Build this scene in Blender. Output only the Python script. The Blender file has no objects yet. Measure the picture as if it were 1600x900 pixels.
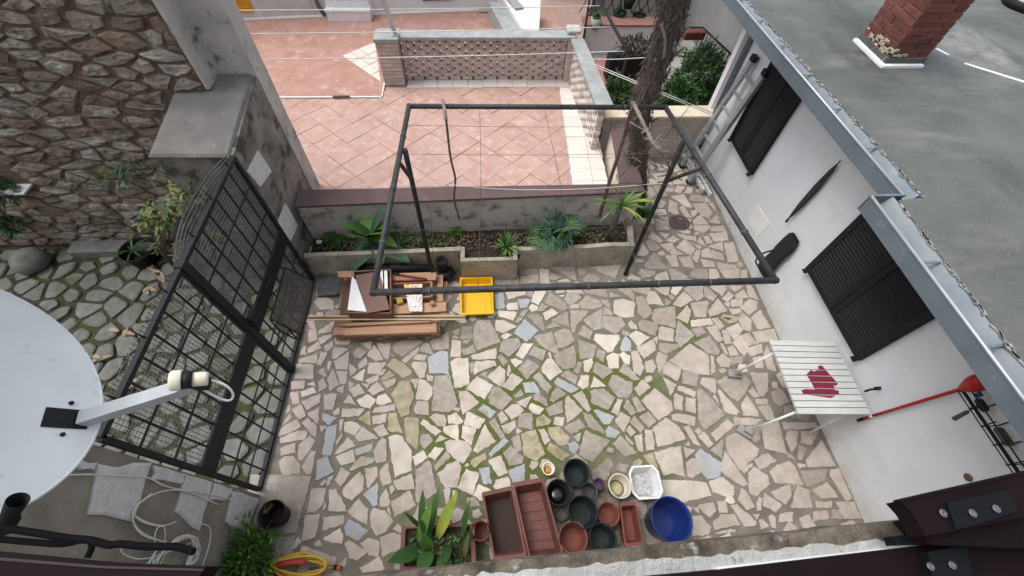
import bpy, bmesh, math, random
from mathutils import Vector, Matrix, noise
random.seed(7)
SC = bpy.context.scene
COL = SC.collection
rad = math.radians

# ------------------------------------------------------------------ camera
H = 4.4
F, PITCH, YAW, ROLL = 650.493, 0.980026896, 0.1003598, -0.0517683   # pixels at 1600 wide, radians
fw = Vector((math.sin(YAW)*math.cos(PITCH), math.cos(YAW)*math.cos(PITCH), -math.sin(PITCH)))
rt0 = Vector((math.cos(YAW), -math.sin(YAW), 0)); dn0 = fw.cross(rt0)
rt = math.cos(ROLL)*rt0 + math.sin(ROLL)*dn0
dn = -math.sin(ROLL)*rt0 + math.cos(ROLL)*dn0
cam = bpy.data.cameras.new('camera'); cam.sensor_width = 36; cam.lens = F/1600*36
cam.clip_start = 0.02; cam.clip_end = 500
cam_o = bpy.data.objects.new('camera', cam); COL.objects.link(cam_o)
up, bk = -dn, -fw
cam_o.matrix_world = Matrix(((rt.x, up.x, bk.x, 0), (rt.y, up.y, bk.y, 0), (rt.z, up.z, bk.z, H), (0, 0, 0, 1)))
SC.camera = cam_o

# ------------------------------------------------------------------ sky, sun, exposure (overcast)
SUN_EL, SUN_AZ = rad(66), rad(-75)      # azimuth measured from +Y towards +X
w = bpy.data.worlds.new('World'); SC.world = w; w.use_nodes = True
nt = w.node_tree; nt.nodes.clear()
sky = nt.nodes.new('ShaderNodeTexSky'); sky.sky_type = 'NISHITA'; sky.sun_disc = False
sky.sun_elevation = SUN_EL; sky.sun_rotation = SUN_AZ; sky.dust_density = 3.0; sky.ozone_density = 1.0; sky.air_density = 1.0
hs = nt.nodes.new('ShaderNodeHueSaturation'); hs.inputs['Saturation'].default_value = 0.36
bg = nt.nodes.new('ShaderNodeBackground'); bg.inputs['Strength'].default_value = 0.15
wo = nt.nodes.new('ShaderNodeOutputWorld')
nt.links.new(sky.outputs[0], hs.inputs['Color']); nt.links.new(hs.outputs[0], bg.inputs['Color']); nt.links.new(bg.outputs[0], wo.inputs[0])
sun = bpy.data.lights.new('sun', 'SUN'); sun.energy = 0.95; sun.angle = rad(32); sun.color = (1, 0.985, 0.965)
sun_o = bpy.data.objects.new('sun', sun); COL.objects.link(sun_o)
sd = Vector((math.sin(SUN_AZ)*math.cos(SUN_EL), math.cos(SUN_AZ)*math.cos(SUN_EL), math.sin(SUN_EL)))
sun_o.rotation_euler = sd.to_track_quat('Z', 'Y').to_euler(); sun_o.location = (0, 0, 12)
SC.view_settings.view_transform = 'Standard'; SC.view_settings.look = 'None'
SC.view_settings.exposure = 0.87; SC.view_settings.gamma = 1.0

# ------------------------------------------------------------------ helpers
CAM = Vector((0, 0, H))
def ray(x, y): return ((x-800)/F)*rt + ((y-450)/F)*dn + fw
def gp(x, y, z=0.0):
    d = ray(x, y); t = (z-H)/d.z; return CAM + d*t
def gx(x, y, X):
    d = ray(x, y); return CAM + d*(X/d.x)
def gy(x, y, Y):
    d = ray(x, y); return CAM + d*(Y/d.y)
def V(*a): return Vector(a)
def U(a, b): return random.uniform(a, b)

WL = {}
def tag(o, label=None, cat=None, group=None, kind=None):
    if label: o['label'] = label
    if cat: o['category'] = cat
    if group: o['group'] = group
    if kind: o['kind'] = kind
    return o
def thing(name, loc, label, cat, group=None):
    o = bpy.data.objects.new(name, None); COL.objects.link(o); o.location = loc; o.empty_display_size = .1
    WL[o.name] = Vector(loc); return tag(o, label, cat, group)

class MB:
    def __init__(s): s.v = []; s.f = []; s.sm = []
    def add(s, vs, fs, smooth=False):
        b = len(s.v); s.v += [Vector(p) for p in vs]; s.f += [tuple(b+i for i in f) for f in fs]; s.sm += [smooth]*len(fs); return s
    def box(s, c, d, rz=0, M=None, bev=0):
        x, y, z = d[0]/2, d[1]/2, d[2]/2
        vs = [V(i*x, j*y, k*z) for k in (-1, 1) for j in (-1, 1) for i in (-1, 1)]
        if bev > 0:
            bm = bmesh.new(); bmesh.ops.create_cube(bm, size=1)
            for v in bm.verts: v.co = V(v.co.x*d[0], v.co.y*d[1], v.co.z*d[2])
            bmesh.ops.bevel(bm, geom=bm.edges[:], offset=bev, segments=1, affect='EDGES')
            bm.verts.ensure_lookup_table()
            vs = [v.co.copy() for v in bm.verts]; fs = [[v.index for v in f.verts] for f in bm.faces]; bm.free()
        else:
            fs = [(0, 2, 3, 1), (4, 5, 7, 6), (0, 1, 5, 4), (2, 6, 7, 3), (0, 4, 6, 2), (1, 3, 7, 5)]
        R = M if M is not None else Matrix.Rotation(rz, 3, 'Z')
        return s.add([R @ p + Vector(c) for p in vs], fs)
    def hexa(s, bot, top):
        "box from 4 bottom and 4 top points in the same order"
        return s.add(list(bot)+list(top), [(3, 2, 1, 0), (4, 5, 6, 7), (0, 1, 5, 4), (1, 2, 6, 5), (2, 3, 7, 6), (3, 0, 4, 7)])
    def bar(s, a, b, w, h=None, upv=V(0, 0, 1)):
        a, b = Vector(a), Vector(b); h = h or w
        d = (b-a).normalized()
        if abs(d.dot(upv)) > .98: upv = V(1, 0, 0)
        x = d.cross(upv).normalized()*w/2; y = x.cross(d).normalized()*h/2
        q = [-x-y, x-y, x+y, -x+y]
        return s.hexa([a+i for i in q], [b+i for i in q])
    def tube(s, pts, r, n=8, cap=True, smooth=True):
        pts = [Vector(p) for p in pts]; rs = r if isinstance(r, (list, tuple)) else [r]
        rs = [rs[min(len(rs)-1, int(i*len(rs)/len(pts)))] for i in range(len(pts))]
        vs = []; prev = None
        for i, p in enumerate(pts):
            d = (pts[min(i+1, len(pts)-1)]-pts[max(i-1, 0)])
            d = d.normalized() if d.length > 1e-9 else V(0, 0, 1)
            if prev is None:
                a = V(0, 0, 1) if abs(d.z) < .9 else V(1, 0, 0)
                x = d.cross(a).normalized()
            else:
                x = prev - d*prev.dot(d)
                x = x.normalized() if x.length > 1e-6 else d.orthogonal().normalized()
            prev = x; y = d.cross(x)
            for k in range(n):
                t = 2*math.pi*k/n; vs.append(p + (x*math.cos(t)+y*math.sin(t))*rs[i])
        fs = []
        for i in range(len(pts)-1):
            for k in range(n):
                a = i*n+k; b = i*n+(k+1) % n; fs.append((a, b, b+n, a+n))
        s.add(vs, fs, smooth)
        if cap:
            m = len(pts)-1
            s.add([], []); b0 = len(s.v)-len(vs)
            s.f.append(tuple(b0+k for k in reversed(range(n)))); s.sm.append(False)
            s.f.append(tuple(b0+m*n+k for k in range(n))); s.sm.append(False)
        return s
    def lathe(s, c, prof, n=28, axis=None, sx=1.0, close=False):
        "profile of (radius, height) about an axis"
        c = Vector(c); Z = Vector(axis).normalized() if axis else V(0, 0, 1)
        X = Z.orthogonal().normalized() if axis else V(1, 0, 0); Y = Z.cross(X)
        vs = []; fs = []
        for r, h in prof:
            for k in range(n):
                t = 2*math.pi*k/n; vs.append(c + X*(r*math.cos(t)) + Y*(r*math.sin(t)) + Z*h)
        for i in range(len(prof)-1):
            for k in range(n):
                a = i*n+k; b = i*n+(k+1) % n; fs.append((a, b, b+n, a+n))
        b0 = len(s.v); s.add(vs, fs, True)
        s.f.append(tuple(b0+k for k in reversed(range(n)))); s.sm.append(False)
        m = (len(prof)-1)*n
        s.f.append(tuple(b0+m+k for k in range(n))); s.sm.append(False)
        return s
    def prism(s, pts, z0, z1):
        n = len(pts); vs = [V(p[0], p[1], z0) for p in pts]+[V(p[0], p[1], z1) for p in pts]
        fs = [tuple(reversed(range(n))), tuple(range(n, 2*n))]+[(i, (i+1) % n, n+(i+1) % n, n+i) for i in range(n)]
        return s.add(vs, fs)
    def leaf(s, base, d, length, width, droop=.3, nseg=4, fold=.15, tip=1.0, side=None, wave=0):
        base = Vector(base); d = Vector(d).normalized()
        sd_ = Vector(side) if side else d.cross(V(0, 0, 1))
        if sd_.length < 1e-3: sd_ = V(1, 0, 0)
        sd_.normalize(); vs = []; p = base.copy(); dd = d.copy()
        for i in range(nseg+1):
            t = i/nseg; wv = width*.5*(math.sin(math.pi*min(1, .12+t*.88*tip))**.8 if i < nseg else 0.02)
            nrm = sd_.cross(dd).normalized(); j = nrm*(U(-wave, wave)*width)
            vs += [p - sd_*wv + nrm*fold*wv + j, p, p + sd_*wv + nrm*fold*wv - j]
            dd = (dd + V(0, 0, -1)*droop/nseg).normalized(); p = p + dd*(length/nseg)
        fs = []
        for i in range(nseg):
            a = i*3; fs += [(a, a+1, a+4, a+3), (a+1, a+2, a+5, a+4)]
        return s.add(vs, fs, True)
    def build(s, name, mat, parent=None, loc=None):
        if loc is None: loc = WL.get(parent.name) if parent else V(0, 0, 0)
        me = bpy.data.meshes.new(name); off = Vector(loc)
        me.from_pydata([p-off for p in s.v], [], s.f)
        me.polygons.foreach_set('use_smooth', s.sm); me.update()
        me.materials.append(mat)
        o = bpy.data.objects.new(name, me); COL.objects.link(o)
        if parent: o.parent = parent; WL[o.name] = Vector(loc)
        else: o.location = off; WL[o.name] = off
        return o

def solo(name, mb, mat, label, cat, loc, group=None):
    return tag(mb.build(name, mat, None, loc), label, cat, group)
def struct(name, mb, mat, parent=None):
    return tag(mb.build(name, mat, parent), kind='structure')
def pieces(parent, name, items, limit=300, stuff_name=None):
    "items: (size, MB, material); the largest stay single parts, the rest joined"
    items.sort(key=lambda t: -t[0])
    for sz, mb, m in items[:limit]:
        c = sum(mb.v, Vector())/len(mb.v)
        o = mb.build(name, m, None, c); o.parent = parent; o.location = c - WL[parent.name]; WL[o.name] = c
    rest = {}
    for sz, mb, m in items[limit:]:
        r = rest.setdefault(m.name, (MB(), m)); r[0].add(mb.v, mb.f); r[0].sm[-len(mb.f):] = mb.sm
    for r, m in rest.values(): tag(r.build(stuff_name or name, m, parent), kind='stuff')

def smooth_path(P_, it=2):
    P_ = [Vector(p) for p in P_]
    for _ in range(it):
        o = [P_[0]]
        for a, b_ in zip(P_, P_[1:]): o += [a.lerp(b_, .25), a.lerp(b_, .75)]
        o.append(P_[-1]); P_ = o
    return P_

# ------------------------------------------------------------------ materials
MATS = {}
def M(name, c1, c2=None, scale=8, rough=.8, bump=0, bscale=None, objr=0, c3=None, s3=40, t3=.62, metal=0, detail=6, spec=.3, contrast=(.35, .65), stretch=None):
    m = bpy.data.materials.new(name); m.use_nodes = True; n = m.node_tree; L = n.links.new
    b = n.nodes['Principled BSDF']; b.inputs['Roughness'].default_value = rough; b.inputs['Metallic'].default_value = metal
    b.inputs['Specular IOR Level'].default_value = spec
    geo = n.nodes.new('ShaderNodeNewGeometry'); pos = geo.outputs['Position']
    if stretch:
        mp = n.nodes.new('ShaderNodeMapping'); mp.inputs['Scale'].default_value = stretch; L(pos, mp.inputs['Vector']); pos = mp.outputs[0]
    def nz(sc, det=detail, ro=.6):
        t = n.nodes.new('ShaderNodeTexNoise'); t.inputs['Scale'].default_value = sc; t.inputs['Detail'].default_value = det; t.inputs['Roughness'].default_value = ro
        L(pos, t.inputs['Vector']); return t.outputs['Fac']
    def ramp(src, a, c, lo=(0, 0, 0), hi=(1, 1, 1)):
        r = n.nodes.new('ShaderNodeValToRGB'); r.color_ramp.elements[0].position = a; r.color_ramp.elements[1].position = c
        r.color_ramp.elements[0].color = (*lo, 1); r.color_ramp.elements[1].color = (*hi, 1); L(src, r.inputs[0]); return r.outputs[0]
    def mix(fac, a, c, mode='MIX'):
        x = n.nodes.new('ShaderNodeMix'); x.data_type = 'RGBA'; x.blend_type = mode
        if isinstance(fac, float): x.inputs[0].default_value = fac
        else: L(fac, x.inputs[0])
        for k, q in ((6, a), (7, c)):
            if isinstance(q, tuple): x.inputs[k].default_value = (*q, 1)
            else: L(q, x.inputs[k])
        return x.outputs[2]
    c2 = c2 or tuple(q*.85 for q in c1)
    col = ramp(nz(scale), contrast[0], contrast[1], c1, c2)
    if c3: col = mix(ramp(nz(s3), t3, t3+.12), col, c3)
    if objr:
        oi = n.nodes.new('ShaderNodeObjectInfo')
        r = ramp(oi.outputs['Random'], 0, 1, (1-objr,)*3, (1+objr*.0+0.0,)*3)
        col = mix(1.0, col, r, 'MULTIPLY')
    L(col, b.inputs['Base Color'])
    if bump:
        bp = n.nodes.new('ShaderNodeBump'); bp.inputs['Strength'].default_value = bump; bp.inputs['Distance'].default_value = .02
        L(nz(bscale or scale*4, 8, .65), bp.inputs['Height']); L(bp.outputs[0], b.inputs['Normal'])
    MATS[name] = m; m['n'] = name
    return m
def nodes_of(m): return m.node_tree, m.node_tree.nodes['Principled BSDF']
def add_layer(m, colour, fac_builder):
    "mix a stain colour over a material's base colour"
    n, b = nodes_of(m); src = b.inputs['Base Color'].links[0].from_socket
    x = n.nodes.new('ShaderNodeMix'); x.data_type = 'RGBA'; n.links.new(fac_builder(n), x.inputs[0]); n.links.new(src, x.inputs[6])
    x.inputs[7].default_value = (*colour, 1); n.links.new(x.outputs[2], b.inputs['Base Color'])
def math_node(n, op, a, b=None, clamp=False):
    q = n.nodes.new('ShaderNodeMath'); q.operation = op; q.use_clamp = clamp
    for i, v in enumerate((a, b)):
        if v is None: continue
        if isinstance(v, (int, float)): q.inputs[i].default_value = v
        else: n.links.new(v, q.inputs[i])
    return q.outputs[0]
def pos_noise(n, scale, lo, hi, detail=6, stretch=(1, 1, 1), loc=(0, 0, 0)):
    g = n.nodes.new('ShaderNodeNewGeometry'); mp = n.nodes.new('ShaderNodeMapping'); mp.inputs['Scale'].default_value = stretch; mp.inputs['Location'].default_value = loc
    n.links.new(g.outputs['Position'], mp.inputs['Vector'])
    t = n.nodes.new('ShaderNodeTexNoise'); t.inputs['Scale'].default_value = scale; t.inputs['Detail'].default_value = detail; t.inputs['Roughness'].default_value = .62
    n.links.new(mp.outputs[0], t.inputs['Vector'])
    r = n.nodes.new('ShaderNodeMapRange'); r.inputs[1].default_value = lo; r.inputs[2].default_value = hi; n.links.new(t.outputs['Fac'], r.inputs[0])
    return r.outputs[0]
def axis_band(n, axis, a, b):
    "0 at coordinate a, 1 at coordinate b along a world axis"
    g = n.nodes.new('ShaderNodeNewGeometry'); s = n.nodes.new('ShaderNodeSeparateXYZ'); n.links.new(g.outputs['Position'], s.inputs[0])
    r = n.nodes.new('ShaderNodeMapRange'); r.inputs[1].default_value = a; r.inputs[2].default_value = b; n.links.new(s.outputs[axis], r.inputs[0]); return r.outputs[0]
def ball(n, c, r0, r1):
    "1 within r0 of a world point falling to 0 at r1"
    g = n.nodes.new('ShaderNodeNewGeometry'); d = n.nodes.new('ShaderNodeVectorMath'); d.operation = 'DISTANCE'
    n.links.new(g.outputs['Position'], d.inputs[0]); d.inputs[1].default_value = c
    r = n.nodes.new('ShaderNodeMapRange'); r.inputs[1].default_value = r1; r.inputs[2].default_value = r0; n.links.new(d.outputs['Value'], r.inputs[0]); return r.outputs[0]

PAVE = {
 'p': M('paving_pale', (.59, .515, .455), (.47, .40, .35), 9, .85, .3, 60, .2, (.34, .29, .24), 26, .62),
 'w': M('paving_white', (.67, .605, .53), (.58, .515, .445), 7, .85, .25, 60, .14, (.44, .39, .33), 30, .64),
 'b': M('paving_slate', (.43, .455, .485), (.37, .395, .42), 6, .75, .15, 60, .14),
 'g': M('paving_grey', (.45, .40, .35), (.32, .28, .245), 14, .9, .4, 50, .2, (.20, .18, .155), 40, .62),
 'y': M('paving_lichen', (.48, .42, .31), (.33, .29, .18), 10, .9, .35, 50, .15, (.28, .25, .12), 22, .58)}
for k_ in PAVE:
    add_layer(PAVE[k_], (.27, .225, .175), lambda n: math_node(n, 'MULTIPLY', pos_noise(n, 1.7, .44, .70, 8), .6, True))
    add_layer(PAVE[k_], (.14, .12, .095), lambda n: math_node(n, 'MULTIPLY', pos_noise(n, 34, .66, .74, 3), .75, True))
    add_layer(PAVE[k_], (.20, .185, .075), lambda n: math_node(n, 'MULTIPLY', math_node(n, 'MULTIPLY', pos_noise(n, 5, .52, .68, 6), ball(n, (.2, 1.1, 0), .4, 1.7), True), .7, True))
    add_layer(PAVE[k_], (.13, .115, .10), lambda n: math_node(n, 'MULTIPLY', math_node(n, 'MULTIPLY', ball(n, (1.0, .42, 0), .3, .75), pos_noise(n, 6, .3, .5), True), .75, True))  # wet paving among the pots, with the pots' shadow painted into the colour
GROUT = M('grout', (.25, .22, .19), (.165, .145, .122), 5, .95, .7, 45, 0, (.33, .30, .27), 3, .60)
add_layer(GROUT, (.10, .125, .025), lambda n: math_node(n, 'MULTIPLY', pos_noise(n, 3.2, .34, .52), math_node(n, 'MAXIMUM', ball(n, (.1, 1.2, 0), .5, 1.9), math_node(n, 'MAXIMUM', ball(n, (1.3, 1.5, 0), .2, 1.3), ball(n, (2.3, 2.4, 0), .1, .9))), True))
CONC = M('concrete_planter', (.42, .38, .31), (.30, .27, .215), 5, .95, .5, 40, 0, (.20, .19, .12), 9, .56)
WHITE = M('white_render', (.70, .72, .735), (.66, .685, .705), 3, .95, .35, 90)
add_layer(WHITE, (.50, .44, .36), lambda n: math_node(n, 'MULTIPLY', axis_band(n, 2, .32, -.05), pos_noise(n, 5, .35, .7), True))
add_layer(WHITE, (.55, .50, .45), lambda n: math_node(n, 'MULTIPLY', axis_band(n, 2, 1.6, 2.1), pos_noise(n, 6, .5, .75, stretch=(1, 1, .3)), True))
add_layer(WHITE, (.58, .57, .55), lambda n: math_node(n, 'MULTIPLY', pos_noise(n, 1.8, .55, .75, 8), .6, True))
add_layer(WHITE, (.45, .42, .38), lambda n: math_node(n, 'MULTIPLY', pos_noise(n, 60, .70, .76, 2), .5, True))
STUCCO = M('stained_stucco', (.26, .24, .215), (.12, .112, .10), 3.5, .95, .7, 35, 0, (.065, .062, .056), 5, .52)
STUCCO2 = M('grey_stucco', (.50, .475, .45), (.37, .35, .33), 4, .95, .6, 40, 0, (.15, .145, .135), 7, .58)
PLASTER = M('wall_plaster', (.30, .275, .24), (.20, .185, .16), 4, .95, .7, 35, 0, (.34, .33, .30), 14, .62)
QUOIN = M('quoin_stone', (.74, .75, .76), (.58, .59, .60), 18, .95, .8, 70, .1)
COPING = M('brown_coping', (.145, .103, .097), (.115, .082, .077), 5, .9, .15, 40, 0, (.17, .13, .125), 12, .62, spec=.1)
SOIL = M('soil', (.06, .042, .03), (.03, .02, .014), 20, 1, 1.0, 60, 0, (.10, .075, .055), 50, .62)
IRON = M('black_iron', (.014, .015, .018), (.022, .022, .024), 20, .6, .15, 80, 0, spec=.2)
PIPE = M('painted_pipe', (.025, .026, .029), (.05, .05, .051), 14, .5, .2, 70, 0, (.04, .028, .022), 30, .62)
WIRE = M('rusty_wire', (.09, .08, .075), rough=.7)
STRING = M('white_string', (.70, .70, .68), rough=.9)
ZINC = M('zinc_gutter', (.165, .205, .235), (.13, .165, .19), 4, .55, .1, 30, 0, (.32, .33, .33), 14, .62, metal=.25)
ROOF = M('roof_felt', (.125, .133, .126), (.085, .092, .087), 1.6, .75, .5, 30, 0, (.155, .16, .152), 60, .56, spec=.2)
BRICK = M('red_brick', (.22, .072, .055), (.14, .05, .042), 9, .9, .5, 50, .3, (.09, .045, .04), 7, .58)
MORTAR = M('mortar', (.42, .38, .32), (.30, .27, .23), 14, .95, .6, 50)
BRICKP = M('pale_brick', (.64, .55, .51), (.53, .445, .405), 10, .9, .4, 50, .25, (.36, .31, .29), 8, .6)
SHUT = M('brown_shutter', (.020, .019, .022), (.017, .016, .019), 20, .75, .1, 60, spec=.12)
FRAME = M('brown_aluminium', (.013, .0075, .0085), (.010, .006, .007), 8, .6, 0, None, 0, spec=.05)
BLACKP = M('black_plastic', (.011, .0115, .0125), (.016, .0165, .018), 8, .55, .05, spec=.2)
STEEL = M('screw_steel', (.20, .20, .205), (.12, .12, .125), 300, .5, metal=.6)
ALU = M('ladder_aluminium', (.42, .43, .44), (.33, .34, .35), 12, .4, .05, metal=.55)
DISH = M('dish_enamel', (.74, .78, .80), (.71, .75, .77), 3, .35, .02, 20, spec=.4)
add_layer(DISH, (.50, .50, .47), lambda n: math_node(n, 'MULTIPLY', pos_noise(n, 22, .64, .70, 3), .5, True))
add_layer(DISH, (.60, .62, .61), lambda n: math_node(n, 'MULTIPLY', pos_noise(n, 3, .5, .7, 8, (1, 1, .35)), .5, True))
DISHB = M('dish_arm', (.42, .45, .47), rough=.5, metal=.1)
CREAM = M('cream_plastic', (.78, .74, .60), rough=.4)
TERRA = M('terracotta_plastic', (.22, .066, .044), (.16, .052, .037), 10, .6, .1, 30, .12)
TERRAD = M('dull_terracotta', (.19, .072, .058), (.12, .046, .039), 7, .6, .1, 30)
GREENP = M('dark_green_plastic', (.011, .018, .019), (.016, .024, .025), 9, .5, spec=.2)
BLUE = M('blue_plastic', (.013, .034, .18), (.011, .027, .145), 8, .35)
YELLOW = M('yellow_plastic', (.80, .46, .012), (.74, .42, .012), 9, .4, .05, 40, 0, (.5, .28, .02), 60, .7)
add_layer(YELLOW, (.45, .28, .06), lambda n: math_node(n, 'MULTIPLY', pos_noise(n, 12, .55, .75, 8), .6, True))
for q_ in (TERRA, TERRAD, BLUE, GREENP): add_layer(q_, (.16, .14, .12), lambda n: math_node(n, 'MULTIPLY', pos_noise(n, 11, .55, .8, 8), .25, True))
WOOD = M('timber', (.50, .30, .19), (.38, .22, .14), 3, .8, .3, 30, .25, stretch=(1, 14, 14))
WOODD = M('dark_timber', (.16, .085, .06), (.12, .065, .048), 4, .7, .2, 30, .1)
WHITEP = M('white_paint', (.78, .78, .77), (.70, .70, .69), 10, .6, .05)
TABLEW = M('table_white', (.62, .63, .61), (.53, .54, .52), 8, .7, .2, 40, .08, stretch=(1, 6, 6))
REDPAINT = M('dark_red_paint', (.16, .012, .03), (.20, .02, .04), 20, .7)
RED = M('red_plastic', (.42, .012, .012), rough=.45)
CLOTH = M('black_cloth', (.012, .014, .016), (.02, .022, .025), 6, .9, .5, 20)
FELTW = M('white_flake', (.85, .85, .84), rough=.8)
GREEN1 = M('leaf_mid', (.055, .13, .03), (.035, .09, .022), 7, .55, spec=.4)
GREEN2 = M('leaf_bright', (.12, .25, .04), (.075, .17, .03), 9, .5, spec=.4)
GREEN3 = M('leaf_dark', (.03, .075, .022), (.02, .05, .016), 7, .5, spec=.45)
GREEN4 = M('leaf_blue', (.06, .125, .075), (.04, .09, .055), 9, .6)
GREEN5 = M('leaf_yellow', (.33, .36, .05), (.16, .26, .04), 6, .55)
OLIVE = M('leaf_olive', (.17, .18, .06), (.10, .12, .04), 9, .6)
PURPLE = M('leaf_purple', (.085, .05, .07), (.06, .055, .05), 12, .7)
BARK = M('bark', (.16, .115, .095), (.09, .065, .055), 14, .9, .8, 60)
FIBRE = M('palm_fibre', (.15, .122, .105), (.08, .064, .055), 24, 1, 1, 90, 0, (.23, .195, .17), 30, .58)
TILE = M('terrace_tile', (.50, .335, .285), (.44, .275, .225), 5, .55, .03, 20, .12, (.545, .395, .345), 8, .53, spec=.2)
TILEF = M('terrace_tile_far', (.44, .262, .213), (.37, .205, .16), 4.5, .55, .03, 20, 0, (.49, .325, .275), 7, .54, spec=.2)
TILEW = M('pale_tile', (.72, .66, .60), (.66, .60, .54), 4, .45, .03, 20, .08)
STONE = {0: M('rubble_grey', (.40, .36, .305), (.23, .195, .158), 8, .95, .9, 30, .3, (.13, .085, .06), 11, .57),
         1: M('rubble_pale', (.50, .47, .42), (.30, .265, .225), 9, .95, .9, 30, .2, (.20, .14, .10), 12, .6),
         2: M('rubble_brown', (.28, .215, .165), (.16, .118, .088), 9, .95, .9, 30, .25)}
EARTH = M('earth_mortar', (.20, .14, .10), (.105, .07, .05), 9, 1, 1, 25, 0, (.40, .36, .30), 6, .55)
COB = M('cobble_stone', (.215, .215, .198), (.145, .147, .134), 10, .9, .5, 40, .25, (.10, .115, .05), 9, .6)
add_layer(COB, (.075, .085, .035), lambda n: math_node(n, 'MULTIPLY', pos_noise(n, 2.2, .48, .66, 8), .7, True))
COBG = M('cobble_moss', (.055, .068, .022), (.045, .038, .028), 6, 1, .8, 40)

# ------------------------------------------------------------------ ground and paving
g = MB(); g.add([V(-60, -40, -.08), V(60, -40, -.08), V(60, 80, -.08), V(-60, 80, -.08)], [(0, 1, 2, 3)])
struct('ground', g, M('ground_earth', (.20, .185, .165), (.15, .14, .125), 1.5, .95, .3, 20))
GX, WX = -2.21, 3.48           # gate plane, white wall plane
g = MB(); g.prism([(GX, -.5), (WX+.1, -.5), (WX+.1, 5.42), (1.3, 5.42), (1.3, 3.9), (GX, 3.9)], -.07, -.011)
yard = struct('courtyard_floor', g, GROUT)

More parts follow.
